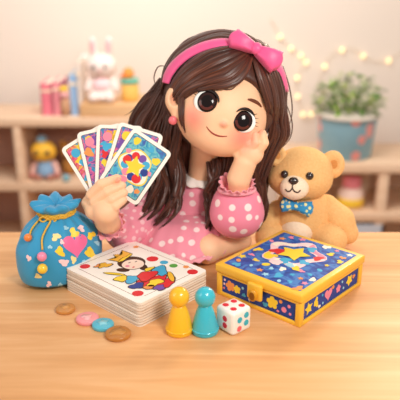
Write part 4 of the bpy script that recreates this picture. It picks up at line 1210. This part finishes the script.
# small toy between books
def toyball(name, label, cat, px, py_base, Y, zb, parts, group=None):
    x = xat(px, Y, 100); t = thing(name, label, cat, (x, Y, zb), group)
    for pn_, c, r, m in parts: mesh_obj(pn_, *ellipsoid(c, r, n=20, m=12), m, t, local=True)
    return t
pxm = (2.2 * CP + .17) / FPX * 1.0
M_brown = mat('toy_brown', 'C99A78', .7); M_toyy = mat('toy_yellow', 'F2C63E', .6); M_toyp = mat('toy_pink', 'F2B6B8', .7)
toyball('toy_figure', 'small beige toy figure with a yellow cap among the books', 'toy', 64.8, 112, BKY - .06, zT,
        [('toy_body', (0, 0, .034), (.017, .02, .034), M_brown), ('toy_head', (0, -.005, .078), (.015, .016, .016), M_toyp), ('cap', (0, -.004, .096), (.016, .017, .011), M_toyy)])
# plush bunny on a riser
rz_ = zat(108, BKY - .1)
rx0, rx1 = xat(81, BKY, 108), xat(160, BKY, 108)
RZ1 = zT + .045
rs_ = tag(origin_mesh('riser_block', *box((rx0 + rx1) / 2 + .01, BKY + .02, zT + .0225, rx1 - rx0, .2, .044, .004), wood_mat('riser_wood', 'D6A876', 'E0B688', 'E8C49A', (2, 20, 20), .6), ((rx0 + rx1) / 2, BKY + .02, zT)), 'long flat wooden riser block under the plush bunny', 'block')
M_bun = fur_mat('white_plush', 'EFDCD6', 'FAEDE8'); M_bunp = mat('bunny_pink', 'F3B7BE', .8)
YB = BKY - .01; k = 2.33 * 1 / FPX
bun = thing('plush_bunny', 'white plush bunny with pink ears sitting on the riser block', 'plush toy', (xat(103, YB, 90), YB, RZ1 + .001))
def bl(x, y, z): return np.array([x, y, z]) * k
V, F = solid([ell(bl(0, 0, 13), bl(13, 12, 13), None, .03), ell(bl(0, -5, 5), bl(13.5, 12, 5), None, .02)], .006, 2); mesh_obj('torso', V, F, M_bun, bun, local=True)
V, F = solid([ell(bl(0, -2, 34), bl(15, 13.5, 12), None, .02)], .006, 2); bh = mesh_obj('head', V, F, M_bun, bun, local=True)
for s, x, tl in ((-1, -6.5, -1.5), (1, 7, 1.0)):
    V, F = solid([cap(bl(x, 0, 43), bl(x + tl, 0, 58), 3.9 * k, 3.7 * k, .01)], .005, 2); e_ = mesh_obj('ear', V, F, M_bun, bh, local=True)
    mesh_obj('inner_ear', *ellipsoid(bl(x + tl * .6, -3.4, 52), bl(2.2, 1.2, 6.5)), M_bunp, e_, local=True, label='pink inner ear')
    mesh_obj('eye', *ellipsoid(bl(s * 5.5 - .5, -14.2, 34.5), bl(1.7, 1.3, 1.9)), M_bblk, bh, local=True)
    V, F = solid([cap(bl(s * 11, -4, 20), bl(s * 13.5, -7, 13), 4 * k, 4 * k, .01)], .005, 2); mesh_obj('arm', V, F, M_bun, bun, local=True)
    V, F = solid([ell(bl(s * 8, -12, 5.2), bl(5.6, 7, 5.2), None, .01)], .005, 2); mesh_obj('foot', V, F, M_bun, bun, local=True)
mesh_obj('nose', *ellipsoid(bl(0, -15.2, 31), bl(1.6, 1.2, 1.2)), mat('bunny_nose', 'C98A86', .6), bh, local=True)
mesh_obj('bib', *ellipsoid(bl(0, -7.5, 16), bl(9, 7, 7.5)), mat('bunny_bib', 'F8D5DA', .8), bun, local=True, label='pale pink bib')
# cone-hatted toy
tt = thing('toy_duck', 'orange topped yellow toy with a teal scarf right of the bunny', 'toy', (xat(130, YB, 90), YB, RZ1 + .001))
mesh_obj('toy_body', *lathe([(.01 * k, 0), (8 * k, 0), (9 * k, 6 * k), (8.5 * k, 15 * k), (6 * k, 20 * k), (.1 * k, 22 * k)], 24), mat('toy_amber', 'F6C468', .7), tt, local=True)
mesh_obj('toy_head', *ellipsoid(bl(-1, 0, 26), bl(5.5, 5.5, 6.5)), mat('toy_orange', 'EE9A4A', .7), tt, local=True)
mesh_obj('scarf', *lathe([(5 * k, 17.5 * k), (8.5 * k, 16.8 * k), (9.2 * k, 19 * k), (8.2 * k, 21.5 * k), (5 * k, 21.5 * k)], 24), mat('toy_teal', '6FB8A4', .7), tt, local=True)
mesh_obj('beak', *ellipsoid(bl(-5.5, -4, 24.5), bl(3.4, 2.4, 1.8)), mat('toy_beak', 'E87A34', .6), tt, local=True)
# a round cream toy behind the bunny on the left
toyball('plush_ball', 'round cream plush ball half hidden behind the bunny', 'plush toy', 87.5, 100, BKY + .095, RZ1, [('ball_body', (0, 0, .055), (.026, .022, .055), M_bun), ('ball_top', (0, 0, .125), (.024, .022, .026), M_bun)])
# yellow-faced doll on the lower shelf
YD = BKY - .03; zD = z2
doll = thing('toy_doll', 'yellow headed doll in blue dungarees and blue cap on the lower shelf', 'doll', (xat(45, YD, 160), YD, zD))
M_dy = mat('doll_yellow', 'F2BE3E', .6); M_db = mat('doll_blue', '8FB6DC', .7); M_dp = mat('doll_pink', 'EBBBB0', .7)
mesh_obj('head', *ellipsoid(bl(0, -2, 29), bl(12.5, 11, 10.5), n=28, m=16), M_dy, doll, local=True)
mesh_obj('cap', *ellipsoid(bl(-1.5, 0, 40.5), bl(5.5, 6, 4.8)), mat('doll_cap', '86AFC9', .7), doll, local=True)
mesh_obj('torso', *lathe([(.1 * k, 3 * k), (8.5 * k, 3 * k), (9.5 * k, 7 * k), (8 * k, 15 * k), (5 * k, 20 * k), (.1 * k, 20 * k)], 24), M_db, doll, local=True)
for s in (-1, 1):
    mesh_obj('eye', *ellipsoid(bl(s * 5.8, -12, 29.5), bl(2.3, 1.8, 2.6)), mat('doll_eye', '5A3A30', .4), doll, local=True)
    mesh_obj('arm', *tube2([bl(s * 8, 0, 17), bl(s * 11.5, -2, 12), bl(s * 12.5, -5, 6)], 3 * k, n=10), M_dp, doll, local=True)
    mesh_obj('hand', *ellipsoid(bl(s * 12.5, -5.5, 5), bl(3.2, 3.2, 3.2)), mat('doll_red', 'C98078', .7), doll, local=True)
    mesh_obj('shoe', *ellipsoid(bl(s * 6, -7, 3), bl(5, 6.5, 3)), mat('doll_shoe', 'B07A68', .7), doll, local=True)
toyball('toy_bear', 'small golden brown bear figure behind the doll on the lower shelf', 'toy', 65, 170, BKY + .02, zD,
        [('torso', (0, 0, .035), (.028, .026, .036), mat('toy_caramel', 'C58A44', .7)), ('head', (0, -.006, .092), (.030, .027, .028), mat('toy_gold', 'D9A04A', .7)), ('ear', (-.022, 0, .118), (.011, .007, .011), mat('toy_gold', 'D9A04A')), ('ear', (.022, 0, .118), (.011, .007, .011), mat('toy_gold', 'D9A04A')), ('muzzle', (0, -.031, .084), (.012, .008, .009), M_brown)])
toyball('toy_ball', 'small blue toy ball beside the doll on the lower shelf', 'ball', 60.5, 172, BKY - .075, zD, [('ball_shell', (0, 0, .014), (.015, .015, .0140), mat('toyball_blue', '7FB4C4', .5)), ('ball_stripe', (0, 0, .014), (.0152, .0152, .004), M_cream)])

# ================================================================== BACKGROUND RIGHT: shelf unit, pot, jar
RY = 2.28
zr1 = zat(164, RY - .12); zr2 = zat(211, RY - .10)
su = thing('shelf_unit', 'pale wooden shelf unit behind the bear on the right', 'shelf', (xat(350, RY), RY, -.75))
sx0, sx1 = xat(286, RY), xat(470, RY)
for z in (zr1, zr2, -.70): mesh_obj('shelf_board', *box((sx0 + sx1) / 2, RY + .02, z - .0175, sx1 - sx0, .28, .035, .003), M_shelf, su)
for x in (sx0 + .015, xat(374, RY, 190), sx1 - .015):
    for y in (RY - .10, RY + .14):
        mesh_obj('post', *box(x, y, (zr1 - .036 - .75) / 2, .035, .03, zr1 - .036 + .75, .003), M_shelf, su)
mesh_obj('back_panel', *box((sx0 + sx1) / 2, RY + .165, (zr1 - .75) / 2, sx1 - sx0, .012, zr1 - .05 + .75), mat('shelf_back_tan', 'D6AE90', .8), su)
# potted plant
YP = RY + .0
kp = (YP * CP + .6 * SP) / FPX
pot = thing('potted_plant', 'leafy green plant in a blue pot printed with pink spots on the shelf', 'plant', (xat(345.5, YP, 140), YP, zr1))
M_pot = dots_mat('blue_spotted_pot', '8FB9C9', 'F0A3A0', 17, .30, .5, .9, '7FAEC4')
ph_ = 42 * kp
mesh_obj('pot', *lathe([(.001, 0), (24 * kp, 0), (26 * kp, .006), (28.5 * kp, ph_ * .8), (29.5 * kp, ph_ * .93), (30.5 * kp, ph_ * .95), (30.5 * kp, ph_ * 1.03), (28 * kp, ph_ * 1.03), (27.5 * kp, ph_ * .92), (.001, ph_ * .9)], 40), M_pot, pot, local=True)
mesh_obj('rim', *lathe([(30 * kp, ph_ * .96), (31.6 * kp, ph_ * .98), (31.6 * kp, ph_ * 1.03), (28.5 * kp, ph_ * 1.04)], 40), mat('pot_rim', 'D8CFC4', .5), pot, local=True)
mesh_obj('soil', *lathe([(.001, ph_ * .93), (27.4 * kp, ph_ * .93)], 30), mat('soil_brown', '6A4A34', .9), pot, local=True)
q = random.Random(3)
mbs = [MB(), MB(), MB()]
stem = MB()
for i in range(300):
    a = q.uniform(0, 2 * PI); rr = math.sqrt(q.random()) * 34 * kp; zz = ph_ * 1.0 + q.uniform(2, 40) * kp * (1 - .45 * (rr / (34 * kp)) ** 2)
    c = np.array([rr * math.cos(a), rr * math.sin(a) * .8, zz])
    d = np.array([math.cos(a) * q.uniform(.3, 1), math.sin(a) * q.uniform(.3, 1), q.uniform(-.4, .9)]); uu, ww, aa = frame(d)
    ln = q.uniform(4, 7.5) * kp; wd = ln * .42
    V = []; 
    for j, t in enumerate((0, .25, .55, .8, 1)):
        w_ = wd * (0.05, .8, 1, .6, .02)[j]; dr = -t * t * ln * .25
        for s in (-1, 0, 1): V.append(c + aa * ln * t + uu * w_ * s + ww * (abs(s) * w_ * .25) + np.array([0, 0, dr]))
    F = []
    for j in range(4):
        for s in (0, 1): F.append([j * 3 + s, j * 3 + s + 1, j * 3 + s + 4, j * 3 + s + 3])
    mbs[q.choice([0, 0, 1, 1, 2])].add(V, F)
    if i % 7 == 0: stem.add(*tube2([np.array([rr * .2 * math.cos(a), rr * .2 * math.sin(a), ph_ * .92]), c * [.6, .6, 1] - [0, 0, .02], c], .002, n=8, sides=5))
mb = MB()
for i, m_ in enumerate(mbs):
    if m_.n: mb.add(np.concatenate(m_.V), m_.F, i)
mb.build('foliage', [mat('leaf_green', '7FA640', .5), mat('leaf_deep', '557F32', .5), mat('leaf_light', 'B7C46A', .5)], pot, local=True)
stem.build('stem', mat('stem_green', '6E8A44', .6), pot, local=True)
# jar on the lower shelf
YJ = RY - .05; kj = (YJ * CP + .85 * SP) / FPX
jar = thing('jar', 'pink lidded jar of yellow sweets on the lower right shelf', 'jar', (xat(350.5, YJ, 200), YJ, zr2))
mesh_obj('jar_body', *lathe([(.001, .002), (11.5 * kj, .002), (12.5 * kj, 3 * kj), (12.5 * kj, 17 * kj), (9 * kj, 21 * kj), (.001, 21 * kj)], 30), mat('jar_cream', 'F0D3C4', .4), jar, local=True)
mesh_obj('label_band', *lathe([(12.4 * kj, 2 * kj), (12.9 * kj, 2.4 * kj), (12.9 * kj, 10.5 * kj), (12.4 * kj, 11 * kj)], 30), mat('jar_yellow', 'F6CB3E', .5), jar, local=True)
mesh_obj('jar_lid', *lathe([(.001, 21 * kj), (8.6 * kj, 21 * kj), (9 * kj, 22 * kj), (9 * kj, 29 * kj), (8 * kj, 31 * kj), (.001, 31 * kj)], 30), mat('jar_pink', 'F08C98', .5), jar, local=True, label='pink lid')
# storage bin below
zb3 = zat(252, RY - .1)
bin_ = thing('storage_bin', 'pale blue storage bin under the jar on the right shelf unit', 'bin', (xat(352, RY, 225), RY - .02, -.70))
bw_, bh_ = .175, zr2 - .035 - (-.70) - .012
mb = MB()
for V, F in (box(0, 0, .006, bw_, .2, .012), box(0, -.095, bh_ / 2, bw_, .01, bh_), box(0, .095, bh_ / 2, bw_, .01, bh_), box(-bw_ / 2 + .005, 0, bh_ / 2, .01, .2, bh_), box(bw_ / 2 - .005, 0, bh_ / 2, .01, .2, bh_)): mb.add(V, F)
mb.build('bin_box', mat('bin_blue', 'C3CBD8', .7), bin_, local=True, smooth=False)
mesh_obj('handle', *tube2([(-.03, -.102, bh_ * .75), (-.02, -.112, bh_ * .73), (.02, -.112, bh_ * .73), (.03, -.102, bh_ * .75)], .005, n=12), mat('bin_handle', 'E8D8C8', .6), bin_, local=True)

# fairy lights on the wall
fl = thing('fairy_lights', 'string of warm fairy lights hung on the wall behind the plant', 'fairy lights', tuple(P(310, 60, YW - .02)))
pp = [P(a, b, YW - .012) for a, b in ((270, 18), (283, 40), (297, 52), (306, 60), (296, 80), (300, 104), (309, 118), (326, 62), (350, 48), (380, 62), (420, 40))]
mesh_obj('wire', *tube2(pp, .0015, n=80, sides=5), mat('wire_cream', 'E8D8C0', .6), fl)
M_bulb = mat('warm_bulb', 'FFE2A8', .4, emit=1.3)
for a in spline(pp, 14)[1:-1]: mesh_obj('bulb', *ellipsoid(a + [0, -.006, -.004], (.008, .008, .010), n=12, m=8), M_bulb, fl)

# ================================================================== LIGHT
W = bpy.data.worlds.new('World'); SC.world = W; W.use_nodes = True
bg = W.node_tree.nodes['Background']; bg.inputs['Color'].default_value = (*lin('FFF6EE'), 1); bg.inputs['Strength'].default_value = .5
def area(name, loc, tgt, size, power, col):
    l = bpy.data.lights.new(name, 'AREA'); l.energy = power; l.size = size; l.color = lin(col); o = link(bpy.data.objects.new(name, l))
    o.location = loc; d = Vector(tgt) - Vector(loc); o.rotation_euler = d.to_track_quat('-Z', 'Y').to_euler(); return o
area('key_light', (.38, .12, .70), (.0, .82, .08), .24, 6.6, 'FFF8F0')  # added key light, placed for catchlights in the eyes; no window here
area('side_fill_light', (-.75, .35, .55), (0, .85, .08), .5, 2.2, 'FFF4EA')  # added soft fill from the left, not an actual window
area('hair_rim_light', (.75, 1.75, .75), (.05, .9, .12), .3, 9, 'FFE8CC')  # added light to rim the hair; no lamp stands there
area('wall_fill_light', (-.1, 1.5, 1.15), (-.1, 2.6, .2), .8, 20, 'FFF8F2')  # added light that only brightens the back wall, no fixture

# ================================================================== CAMERA
cd = bpy.data.cameras.new('Camera'); cam = link(bpy.data.objects.new('Camera', cd))
cam.location = CAMP; cam.rotation_euler = (PI / 2 - PITCH, 0, 0)
cd.sensor_width = 36; cd.lens = FPX / 400 * 36
cd.dof.use_dof = True; cd.dof.focus_distance = .82; cd.dof.aperture_fstop = 4.6
cd.clip_start = .01
SC.camera = cam
vs = SC.view_settings; vs.view_transform = 'Standard'; vs.look = 'None'; vs.exposure = 0; vs.gamma = 1; vs.use_curve_mapping = False
